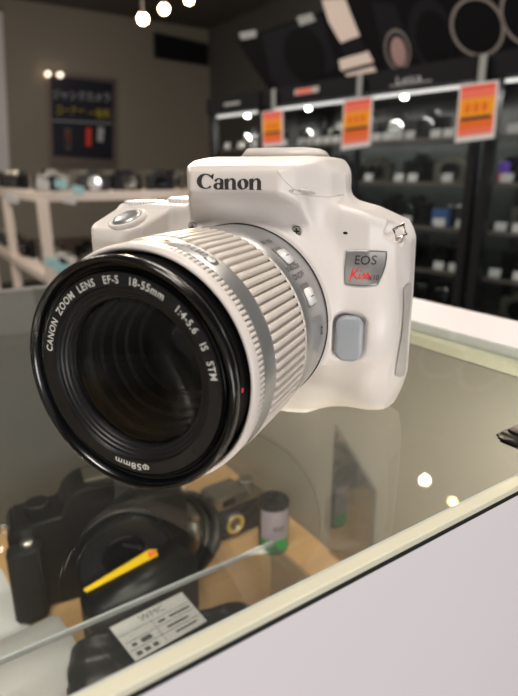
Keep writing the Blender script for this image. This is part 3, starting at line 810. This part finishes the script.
# ================================================================== THE SHOP BEHIND
WD = 5.9
CEIL = EYE+1.50
def wall_pt(px, py): return at_plane(px, py, O+N*WD, N)
corner = wall_pt(212, 175)
sc = (corner-O).dot(T)
def tn(a, b, z): q = T*a+N*b; return (q.x, q.y, z)
def quadbox(name, m, a0, a1, b0, b1, z0, z1, parent=None, loc=None):
    V, F = box(a0, a1, b0, b1, z0, z1); return add(name, V, F, m, parent, loc=(0, 0, 0), rot=(0, 0, CA))
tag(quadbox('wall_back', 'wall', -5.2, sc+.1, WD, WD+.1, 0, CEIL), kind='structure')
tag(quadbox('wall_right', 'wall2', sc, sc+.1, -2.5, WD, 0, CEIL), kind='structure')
tag(quadbox('floor', 'floor', -5.2, sc+.1, -2.5, WD+.1, -.1, 0), kind='structure')
tag(quadbox('ceiling', 'ceil', -5.2, sc+.1, -2.5, WD+.1, CEIL, CEIL+.1), kind='structure')

def wall_quad(name, m, pts, off=.01, th=.01, parent=None):
    """flat thing on the back wall; corners given as picture points"""
    w = [at_plane(a, b, O+N*(WD-off), N) for a, b in pts]
    P = [((p-O).dot(T), p.z) for p in w]
    V, F = prism(P, WD-off-th, WD-off, 'y')
    return add(name, V, F, m, parent, rot=(0, 0, CA) if parent is None else (0, 0, 0))
wp = thing('wall_poster', 'dark framed poster with white and yellow lettering hanging on the back wall', 'poster', (0, 0, 0), (0, 0, CA))
wall_quad('poster_frame', 'aluminium', [(44, 70), (116, 79), (116, 168), (50, 167)], .003, .02, wp)
wall_quad('poster_sheet', 'poster_dark', [(49.5, 75), (113, 83), (112.5, 160), (53, 156)], .024, .004, wp)
def wall_text(s_, m, x0, y0, x1, y1, hpx, parent):
    vt, ft = text(s_, 1); mx = max(p[0] for p in vt); my = max(p[1] for p in vt)
    w = []
    for p in vt:
        q = at_plane(x0+(x1-x0)*p[0]/mx, y0+(y1-y0)*p[0]/mx-hpx*p[1]/my, O+N*(WD-.030), N)
        w.append(((q-O).dot(T), WD-.030, q.z))
    return add('lettering', w, ft, m, parent)
wall_text('\u30b8\u30e3\u30f3\u30af\u30ab\u30e1\u30e9', 'poster_white', 52, 98, 110, 102, 9, wp)
wall_text('\u30b3\u30fc\u30ca\u30fc', 'poster_yellow', 55, 114, 84, 115, 9, wp)
wall_text('\u4e00\u7b46\u5178', 'poster_yellow', 88, 117, 110, 118, 9, wp)
for pts, m_ in (([(52, 121), (112, 124), (112, 123), (52, 120)], 'poster_white'), ([(64, 128), (71, 128), (71, 150), (65, 150)], 'wall2'), ([(86, 128), (91, 128), (91, 146), (86, 146)], 'redorange'), ([(98, 127), (104, 128), (103, 142), (97, 141)], 'poster_white'), ([(66, 132), (70, 132), (70, 146), (66, 146)], 'print_red')):
    wall_quad('printed_picture', m_, pts, .0285, .001, wp)
for a_, b_ in ((45.5, 74), (58, 75)):  # glowing studs put in for spotlight reflections on the frame, no lamps
    q = at_plane(a_+2, b_, O+N*(WD-.05), N)
    add('frame_glint_stud', *lathe([(0.001, 0), (.018, 0), (.021, .01), (.021, .05)], 24), 'frame_glint_glow', wp, loc=((q-O).dot(T), WD-.09, q.z), smooth=True)
# white banner at the far left
bn = thing('hanging_banner', 'pale banner hanging on the back wall at the left edge', 'banner', (0, 0, 0), (0, 0, CA))
wall_quad('banner_sheet', 'paper', [(-60, 6), (2, 12), (10, 176), (-50, 176)], .003, .006, bn)
wall_quad('banner_rail', 'aluminium', [(-61, 2), (3, 8), (3, 12), (-61, 6)], .002, .02, bn)
# air vent
av = thing('air_vent', 'dark rectangular air outlet high on the back wall', 'vent', (0, 0, 0), (0, 0, CA))
wall_quad('vent_box', 'blackframe', [(153, 33), (206, 45), (206, 66), (154, 58)], .003, .05, av)
for k in range(4):
    wall_quad('slat', 'header', [(155, 38+k*5), (205, 49+k*4.2), (205, 50.4+k*4.2), (155, 39.6+k*5)], .054, .004, av)

# ceiling spotlights
def spot_lamp(px, py, r, label, tilt=.5):
    q = at_plane(px, py, O+N*(WD*.62), N)
    t = thing('ceiling_spotlight', label, 'spotlight', tuple(q), (0, 0, 0), None)
    dirv = (Vector((0, .25, Z0))-q).normalized()
    qt = dirv.to_track_quat('Z', 'Y').to_euler()
    add('lamp_glass', *lathe([(0.001, .002), (r*.7, .0), (r, -.01)], 32, axis='z'), 'lamp', t, smooth=True, rot=qt)
    add('lamp_shade', *lathe([(r, -.01), (r*1.12, .01), (r*1.15, -.02), (r*1.05, -.1), (r*.5, -.13), (0.001, -.135)], 32, axis='z'), 'lampbody', t, smooth=True, rot=qt)
    add('stem', *tube([(0, 0, .02), (0, 0, CEIL-q.z)], .008, 8, spline=False), 'lampbody', t)
    L = bpy.data.lights.new('spot', 'SPOT'); L.energy = 60; L.color = (1, .8, .58); L.spot_size = 1.0; L.spot_blend = .6; L.shadow_soft_size = r
    lo = bpy.data.objects.new('spot_light', L); C.objects.link(lo); lo.location = q+dirv*.03; lo.rotation_euler = dirv.to_track_quat('-Z', 'Y').to_euler()
    lo.parent = t; lo.location = dirv*.03
    return t
spot_lamp(143, 19, .030, 'warm ceiling spotlight, leftmost of the three lit lamps at the top')
spot_lamp(164, 9, .028, 'warm ceiling spotlight, middle one of the three lit lamps at the top')
spot_lamp(189, 0, .024, 'warm ceiling spotlight cut by the top edge, rightmost of the three')

# lamps of the same kind nearer the counter, out of the picture; the glass top mirrors them
M['lamp_amber'] = mat('lamp_glow_amber', (1, .8, .4, 1), .5, emit=(1, .72, .3, 1), estr=26)
M['lamp_bright'] = mat('lamp_glow_bright', (1, .9, .75, 1), .5, emit=(1, .86, .66, 1), estr=70)
for px, py, r_, lb_2 in ((425, 480, .024, 'ceiling spotlight above the shop aisle, mirrored whitish in the glass top'), (453, 502, .022, 'ceiling spotlight above the shop aisle, mirrored yellowish by the front strip')):
    P_ = at_z(px, py, Z0); d_ = ray(px, py); q_ = P_+Vector((d_.x, d_.y, -d_.z))*((CEIL-.12-Z0)/-d_.z)
    t_ = thing('ceiling_spotlight', lb_2, 'spotlight', tuple(q_))
    qt_ = (Vector((0, .3, Z0))-q_).normalized().to_track_quat('Z', 'Y').to_euler()
    add('lamp_glass', *lathe([(0.001, .002), (r_*.7, .0), (r_, -.01)], 32, axis='z'), 'lamp_bright' if px == 425 else 'lamp_amber', t_, smooth=True, rot=qt_)
    add('lamp_shade', *lathe([(r_, -.01), (r_*1.12, .01), (r_*1.15, -.02), (r_*1.05, -.08), (0.001, -.09)], 32, axis='z'), 'lampbody', t_, smooth=True, rot=qt_)
    add('stem', *tube([(0, 0, .02), (0, 0, .12)], .008, 8, spline=False), 'lampbody', t_)

# ---- white rack with second-hand cameras on the left
RC = at_plane(35, 175, O+Vector((0, 2.6, 0)), Vector((0, 1, 0))); RC.z = 0
rt, rn = RC.dot(T), RC.dot(N)
rack = thing('display_rack', 'white open display rack with rows of second-hand cameras, left behind the counter', 'rack', (RC.x, RC.y, 0), (0, 0, CA))
ztop = EYE-17/579*2.6
RL, RW = 2.2, 1.7
def rbx(name, m, *a, b=0): return add(name, *box(*a), m, rack)
rbx('shelf', 'rack', 0, RL, 0, RW, ztop-.04, ztop)
rbx('shelf', 'rack', 0, RL, 0, RW, ztop-.42, ztop-.385)
rbx('shelf', 'rack', 0, RL, 0, RW, .12, .155)
for a_, b_ in ((0, 0), (.50, 0), (1.05, 0), (1.6, 0), (RL-.04, 0), (0, .85), (0, RW-.04), (RL-.04, RW-.04)):
    rbx('post', 'rack', a_, a_+.045, b_-.004, b_+.04, 0, ztop-.0401)
def mini_cam(name, label, body_m, lens_m, group, w=.13):
    t = thing(name, label, 'camera', (0, 0, -5), (0, 0, 0), group)
    s_ = w/.13*mm*1.12
    add('body', *bevel_vf(prism([(-65, 0), (65, 0), (65, 68), (26, 72), (18, 90), (-18, 90), (-26, 72), (-65, 68)], -17, 17, 'y'), 2.5, 2), body_m, t, smooth=True, s=s_, auto=40)
    add('lens', *lathe([(27, -17), (30, -22), (30, -45), (28, -48), (24, -48), (22, -42), (0.01, -40)], 28), lens_m, t, smooth=True, s=s_, loc=(0, 0, .040*w/.13), auto=35)
    return t
G1 = 'second-hand cameras on the white rack'
kinds = [mini_cam('film_camera', 'old camera standing among the others on the white rack', 'blk', 'blk_gloss', G1),
         mini_cam('film_camera', 'old silver camera standing among the others on the white rack', 'steel', 'blk_gloss', G1+', silver ones'),
         mini_cam('film_camera', 'old black camera with a silver lens standing on the white rack', 'blk', 'chrome', G1+', silver lensed ones')]
kinds[0]['label'] = 'old all-black camera standing among the others on the white rack'
used = [False]*3
def put_cam(kk, kinds_, used_, loc, rz):
    if not used_[kk]: kinds_[kk].location = loc; kinds_[kk].rotation_euler = (0, 0, rz); used_[kk] = True; return kinds_[kk]
    return dup(kinds_[kk], loc, (0, 0, rz))
for row, zz in ((0, ztop), (1, ztop-.385)):
    for line in range(3):
        x = .1+.03*line
        while x < RL-.1:
            p = RC+T*x+N*(.11+line*.2); kk = random.choice([0, 1, 1, 2, 2])
            put_cam(kk, kinds, used, (p.x, p.y, zz+.0005), CA+random.uniform(-.25, .25)); x += random.uniform(.17, .21)
    y = .75
    while y < RW-.1:
        p = RC+T*.1+N*y; put_cam(random.choice([0, 1, 2]), kinds, used, (p.x, p.y, zz+.0005), CA-PI/2+random.uniform(-.2, .2)); y += .2
# price tags on the rack's edge
for px, py, m_, lb2 in ((61, 184, 'cyan', 'pale cyan price tag on the rack edge, left of the other cyan tag'), (78, 190, 'cyan', 'pale cyan price tag on the rack edge, right of the other cyan tag'), (70, 200, 'paper', 'white price tag hanging below the two cyan tags on the rack'), (12, 199, 'paper', 'white price tag on the rack at the far left'), (43, 184, 'paper', 'white price tag above the corner post of the rack')):
    q = at_plane(px, py, RC+N*-.02, N)
    tg_ = add('price_tag', *bevel_vf(box(-.028, .028, -.001, .001, -.018, .018), .0006, 1), m_, None, loc=q, rot=(.15, .2, CA)); tag(tg_, lb2, 'price tag')
for px, py in ((52, 262), (62, 268)):
    q = at_plane(px, py, RC+N*-.02, N)
    tg_ = add('price_tag', *bevel_vf(box(-.03, .03, -.001, .001, -.02, .02), .0006, 1), 'cyan', None, loc=q, rot=(.15, .3, CA))
    tag(tg_, 'cyan price tag on the lower shelf of the white rack, '+('left one' if px == 52 else 'right one'), 'price tag')

# ---- glass cabinets on the right
K0 = Vector((.671, 1.5, 0)); U = Vector((-.66, .751, 0)).normalized(); Wn = Vector((-U.y, U.x, 0))
if Wn.dot(-K0) < 0: Wn = -Wn          # towards the viewer
KA = math.atan2(-U.y, -U.x)            # local x runs to the viewer's right, local y into the cabinet
def kpt(u, w, z): q = K0+U*u+Wn*w; return Vector((q.x, q.y, z))
def kuv(px, py, w=0):
    p = at_plane(px, py, K0+Wn*w, Wn); q = p-K0; q.z = 0; return q.dot(U), p.z
HT, HB = EYE+.298, EYE+.240
M['card_print'] = M['amber']
shelves = [EYE+.105, EYE-.02, EYE-.15, EYE-.28, EYE-.42, EYE-.56]
M['gobox'] = mat('carton_white', rgb(190, 186, 180), .6); M['gobox2'] = mat('carton_grey', rgb(96, 92, 90), .6)
G2 = 'cameras behind the cabinet glass'
ck = [mini_cam('shelf_camera', 'small black camera on a shelf behind the cabinet glass', 'blk', 'blk_gloss', G2, .11),
      mini_cam('shelf_camera', 'small black camera with bright lens behind the cabinet glass', 'blk', 'chrome', G2+' with bright lenses', .11),
      mini_cam('shelf_camera', 'small silver camera on a shelf behind the cabinet glass', 'steel', 'blk_gloss', G2+' in silver', .10)]
cu_ = [False]*3
tagproto = add('shelf_price_card', *bevel_vf(box(-.017, .017, -.0006, .0006, 0, .024), .0004, 1), 'paper', None)
tag(tagproto, 'small white price card standing at the front of a cabinet shelf', 'price card', 'price cards on the cabinet shelves')
tp_used = False
lensproto = thing('shelf_lens', 'black lens standing upright on a shelf behind the cabinet glass', 'lens', (0, 0, 0), (0, 0, 0), 'lenses behind the cabinet glass')
add('lens_barrel', *lathe([(0.01, 0), (30, 0), (32, 3), (32, 30), (34, 32), (34, 60), (31, 62), (31, 74)], 32, axis='z'), 'blk', lensproto, smooth=True, s=mm*.9, auto=35)
add('lens_band', *lathe([(31.5, 63), (32.5, 64), (32.5, 68), (31.5, 69)], 32, axis='z'), 'chrome', lensproto, smooth=True, s=mm*.9)
add('lens_top', *lathe([(31, 74), (28, 75), (26, 71), (0.01, 69)], 32, axis='z'), 'blk_gloss', lensproto, smooth=True, s=mm*.9)
lused = False
for ci, (u0, u1, lab_) in enumerate(((-.62, .105, 'black glass cabinet of cameras at the right edge, right of the black post'), (.125, .985, 'black framed glass cabinet of cameras with a dark header, behind the white camera'), (1.0, 1.335, 'smaller dark glass cabinet at the far end of the row'))):
    cb_ = thing('glass_cabinet', lab_, 'cabinet', tuple(kpt(u1, 0, 0)), (0, 0, KA))
    L_ = u1-u0; dp = .36
    def kb_(name, m, x0, x1, y0, y1, z0, z1, par=cb_): return add(name, *box(x0, x1, y0, y1, z0, z1), m, par)
    hdr = kb_('header', 'header', 0, L_, -.012, dp, HB, HT)
    kb_('base', 'blackframe', 0, L_, 0, dp, 0, .12)
    kb_('back_panel', 'cab_back', 0, L_, dp-.015, dp, .12, HB)
    for x_ in (0, L_-.024): kb_('post', 'blackframe', x_, x_+.024, 0, .03, .12, HB)
    for x_ in (0, L_-.024): kb_('post', 'blackframe', x_, x_+.024, dp-.04, dp-.015, .12, HB)
    if L_ > .5: kb_('door_stile', 'blackframe', L_*.52-.006, L_*.52+.006, -.004, .012, .12, HB)
    kb_('door', 'door_glass', .024, L_-.024, .004, .008, .12, HB)
    kb_('light_bar', 'led', .03, L_-.03, .018, .03, HB-.012, HB-.004)
    for zz in shelves:
        kb_('shelf', 'shelf_glass', .024, L_-.024, .04, dp-.04, zz-.008, zz)
        kb_('shelf_rail', 'aluminium', .024, L_-.024, .034, .04, zz-.010, zz)
    # goods
    for si, zz in enumerate(shelves[:5]):
        x = .075
        while x < L_-.07:
            dep = random.uniform(.11, .2); p = kpt(u1-x, -dep, zz+.0006)
            r = random.random()
            if r < .28:
                if not lused: lensproto.location = p; lused = True
                else: dup(lensproto, p)
                x += .085
            else:
                put_cam(random.choice([0, 1, 2, 0]), ck, cu_, p, KA+random.uniform(-.3, .3)); x += random.uniform(.125, .15)
        x = .05
        while x < L_-.04:
            p = kpt(u1-x, -.052, zz+.0004)
            if not tp_used: tagproto.location = p; tagproto.rotation_euler = (-.2, 0, KA); tp_used = True
            else: dup(tagproto, p, (-.2, 0, KA))
            x += random.choice([.042, .042, .09]) if si == 0 else random.choice([.05, .07, .12])
    # downlights in the cabinet roof
    for x in np.arange(.12, L_-.05, .21):
        add('downlight', *lathe([(0.001, HB-.012), (.008, HB-.010), (.010, HB-.002)], 20, axis='z'), 'ledspot', cb_, smooth=True, loc=(x, .11, 0))
    LA = bpy.data.lights.new('cabinet_light', 'AREA'); LA.shape = 'RECTANGLE'; LA.size = L_*.9; LA.size_y = .05; LA.energy = 2.2*L_; LA.color = (1, .95, .88)
    lo = bpy.data.objects.new('cabinet_light', LA); C.objects.link(lo); lo.parent = cb_; lo.location = (L_/2, .15, HB-.02)
    if ci == 1:
        for s_, x0, x1, z_, sz, m_ in (('Leica', 0, 0, 0, 0, 0),):
            ua, za = kuv(398, 84); ub, zb = kuv(424, 80)
            vt, ft = text('Leica', 1); mx = max(p[0] for p in vt)
            xa, xb = u1-ua, u1-ub
            add('lettering', [(xa+(xb-xa)*p[0]/mx, -.0128, (za+zb)/2-.003+p[1]*.030) for p in vt], ft, 'poster_white', hdr)
        ua, za = kuv(392, 92); ub, zb = kuv(434, 84)
        add('header_line', *box(u1-ua, u1-ub, -.0126, -.0121, HB+.010, HB+.014), 'tape', hdr)
        ua, za = kuv(297, 97); ub, zb = kuv(321, 93)
        add('header_sign', *box(u1-ua, u1-ub, -.0126, -.0121, HB+.025, HB+.043), 'gobox', hdr)
        add('header_sign', *box(u1-ua+.01, u1-ub-.03, -.0132, -.0127, HB+.027, HB+.041), 'salmon', hdr)
    if ci == 2:
        add('header_line', *box(.12, .22, -.0126, -.0121, HB+.022, HB+.034), 'tape', hdr)

# glass-front items: a blue box and an orange badge low in the cabinet
for (px, py, m_, w_, h_, lb2) in ((441, 190, 'blue', .05, .03, 'blue carton on the cabinet shelf left of the black post'), (460, 203, 'orange', .012, .012, 'little orange box on the cabinet shelf by the black post'), (503, 160, 'violet', .022, .034, 'violet and pink box on the cabinet shelf at the right edge')):
    u_, z_ = kuv(px, py, -.07); zs_ = max([z for z in shelves if z < z_+.02] or [shelves[-1]])
    o = thing('small_box', lb2, 'box', tuple(kpt(u_, -.085, zs_+.0006)), (0, 0, KA))
    add('carton', *bevel_vf(box(-w_/2, w_/2, -.012, .012, 0, h_*1.6), .001, 1), m_, o)
    add('carton_label', *box(-w_*.4, w_*.4, -.0128, -.0122, h_*.1, h_*.7), 'salmon' if m_ == 'violet' else 'paper', o)

# ---- orange sale cards hanging on the cabinet front
def sale_card(x0, y0, x1, y1, x2, y2, x3, y3, label, w=.03, tape=True):
    P = [kuv(a, b, w) for a, b in ((x0, y0), (x1, y1), (x2, y2), (x3, y3))]      # TL TR BR BL
    cu0 = sum(p[0] for p in P)/4; cz0 = sum(p[1] for p in P)/4
    t = thing('sale_card', label, 'sale card', tuple(kpt(cu0, w, cz0)), (0, 0, KA), None)
    Q = [Vector((cu0-p[0], p[1]-cz0)) for p in P]
    def pt(u, v): return (Q[3]*(1-u)+Q[2]*u)*(1-v)+(Q[0]*(1-u)+Q[1]*u)*v
    def pq(name, m, u0, u1, v0, v1, y0_, y1_): return add(name, *prism([tuple(pt(u, v)) for u, v in ((u0, v0), (u1, v0), (u1, v1), (u0, v1))], y0_, y1_, 'y'), m, t)
    pq('card', 'paper', 0, 1, 0, 1, -.001, .001)
    pq('print', 'salmon', .05, .95, .10, .22, -.0016, -.0011)
    pq('print', 'orange', .05, .95, .22, .42, -.0016, -.0011)
    pq('print', 'amber', .05, .95, .42, .74, -.0016, -.0011)
    pq('print', 'salmon', .05, .95, .74, .90, -.0016, -.0011)
    pq('print', 'redorange', .05, .95, .90, .96, -.0016, -.0011)
    for k in range(3): pq('print_figure', 'orange', .2+k*.22, .34+k*.22, .50, .66, -.0020, -.0017)
    pq('print_bar', 'print_dark', .12, .88, .37, .43, -.0020, -.0017)
    if tape:
        add('tape', *box(-.008, .012, .0015, .003, Q[0].y-.02, HT-cz0-.004 if HT-cz0 < .2 else .1), 'tape', t)
    return t
sale_card(460, 85, 499, 80, 494, 138, 455, 143, 'orange and red sale card on the cabinet, rightmost and largest of the three')
sale_card(344, 100, 373, 96, 370, 146, 341, 150, 'orange and red sale card on the cabinet, middle one of the three')
sale_card(262, 112, 283, 109, 283, 146, 263, 148, 'orange and red sale card on the cabinet, smallest and farthest left of the three')

# ---- printed board with big lenses standing on the cabinets
bw = .0
bd_pts = [kuv(a, b, -.05) for a, b in ((268, 108), (236, 40), (330, 8), (330, -70), (640, -140), (640, 50))]
UB = 1.0
board = thing('lens_board', 'large dark printed board of camera lenses standing on top of the cabinets', 'printed board', tuple(kpt(UB, -.05, 0)), (0, 0, KA))
def bloc(px, py): u_, z_ = kuv(px, py, -.05); return (UB-u_, max(z_, HT+.002))
def bpoly(name, m, pts, y0_, y1_): return add(name, *prism([bloc(a, b) for a, b in pts], y0_, y1_, 'y'), m, board)
bpoly('board_panel', 'print_lens', [(270, 113), (236, 40), (330, 8), (335, -60), (620, -120), (620, 30)], 0, .012)
# feet under the board so it stands on the header
def bell(name, m, cx, cy, rx, ry, rot, y0_, y1_, inner=None):
    P = []
    n_ = 40
    for i in range(n_):
        a = 2*PI*i/n_; x = rx*math.cos(a); y = ry*math.sin(a); c_, s_ = math.cos(rot), math.sin(rot)
        P.append((cx+x*c_-y*s_, cy+x*s_+y*c_))
    if inner is None: return bpoly(name, m, P, y0_, y1_)
    P2 = []
    for i in range(n_):
        a = 2*PI*i/n_; x = rx*inner*math.cos(a); y = ry*inner*math.sin(a); c_, s_ = math.cos(rot), math.sin(rot)
        P2.append((cx+x*c_-y*s_, cy+x*s_+y*c_))
    A_ = [bloc(*p) for p in P]; B_ = [bloc(*p) for p in P2]
    V = [(p[0], y0_, p[1]) for p in A_]+[(p[0], y0_, p[1]) for p in B_]
    return add(name, V, [(i, (i+1) % n_, n_+(i+1) % n_, n_+i) for i in range(n_)], m, board)
bpoly('printed_lens', 'print_white', [(322, 0), (345, -2), (360, 36), (341, 43), (329, 22)], -.002, -.0005)
bpoly('printed_lens', 'print_lens2', [(341, 44), (361, 37), (367, 52), (345, 58)], -.002, -.0005)
bpoly('printed_lens', 'print_white', [(339, 60), (368, 51), (374, 62), (341, 71)], -.002, -.0005)
bpoly('printed_lens', 'print_white', [(345, 74), (374, 66), (378, 78), (350, 84)], -.002, -.0005)
bpoly('printed_lens', 'print_lens2', [(372, 2), (395, 4), (412, 50), (410, 74), (388, 74)], -.002, -.0005)
bell('printed_lens', 'print_ring', 398, 50, 13, 21, -.15, -.0026, -.0022, .86)
bell('printed_glass', 'print_pink', 399, 52, 7.5, 15, -.15, -.0034, -.0027)
bell('printed_lens', 'print_lens2', 431, 34, 22, 36, -.2, -.002, -.0005)
bell('printed_glass', 'print_lens', 434, 38, 17, 28, -.2, -.003, -.0021)
bell('printed_lens', 'print_ring', 478, 27, 27, 31, -.35, -.0034, -.003, .88)
bell('printed_lens', 'print_ring', 528, 15, 27, 33, -.35, -.0034, -.003, .88)
bpoly('printed_label', 'tape', [(297, 17), (312, 13), (316, 21), (300, 26)], -.002, -.0005)
bpoly('printed_label', 'tape', [(240, 33), (256, 30), (257, 37), (242, 40)], -.004, -.0005)
bpoly('printed_lens', 'print_lens2', [(262, 34), (320, 14), (338, 68), (285, 98), (272, 80)], -.001, -.0003)
bell('printed_glass', 'print_lens', 305, 55, 20, 28, -.3, -.002, -.0011)

# ================================================================== LIGHT
CL = bpy.data.lights.new('case_fill', 'AREA'); CL.shape = 'RECTANGLE'; CL.size = .5; CL.size_y = .02; CL.energy = .38; CL.color = (1, .95, .86)  # unseen fill added to brighten the inside of the case
clo = bpy.data.objects.new('case_fill', CL); C.objects.link(clo); clo.location = cp(-.02, .010, -.012); clo.rotation_euler = (.5, 0, CA)
def area(name, loc, target, size, energy, col, sy=None):
    L = bpy.data.lights.new(name, 'AREA'); L.energy = energy; L.color = col; L.size = size
    if sy: L.shape = 'RECTANGLE'; L.size_y = sy
    o = bpy.data.objects.new(name, L); C.objects.link(o); o.location = loc
    o.rotation_euler = (Vector(target)-Vector(loc)).to_track_quat('-Z', 'Y').to_euler(); return o
area('ceiling_panel_near', (-.15, -.35, Z0+1.45), (0, .2, Z0), .55, 8.4, (1, .93, .86), .35)
area('panel_fill', (1.2, -1.5, Z0-.38), (.1, .1, Z0-.1), .7, 11, (1, .96, .97), .8)  # unseen low fill, added to brighten the white front panel
area('ceiling_panel_far', (.5, .9, Z0+1.5), (0.1, .3, Z0), .35, 4.5, (1, .90, .78))
area('ceiling_panel_left', (-1.6, 2.0, CEIL-.05), (-1.6, 2.6, 0), .8, 26, (1, .9, .8))
area('ceiling_panel_shop', (.2, 2.8, CEIL-.05), (.2, 3.0, 0), .8, 10, (1, .9, .8))
w = bpy.data.worlds.new('shop_ambient'); bpy.context.scene.world = w; w.use_nodes = True
w.node_tree.nodes['Background'].inputs[0].default_value = (1, .94, .88, 1); w.node_tree.nodes['Background'].inputs[1].default_value = .17

# ================================================================== VIEW
cd = bpy.data.cameras.new('view'); co = bpy.data.objects.new('view', cd); C.objects.link(co)
co.location = O; co.rotation_euler = (PI/2-PITCH, 0, 0)
cd.sensor_fit = 'VERTICAL'; cd.sensor_height = 24; cd.lens = 24*FOC/696; cd.clip_start = .01; cd.clip_end = 50
cd.dof.use_dof = True; cd.dof.focus_distance = .172
cd.dof.aperture_fstop = cd.lens*.001/.0021
bpy.context.scene.camera = co
vs = bpy.context.scene.view_settings
vs.view_transform = 'Standard'; vs.look = 'None'; vs.exposure = 1.2; vs.gamma = 1; vs.use_curve_mapping = False
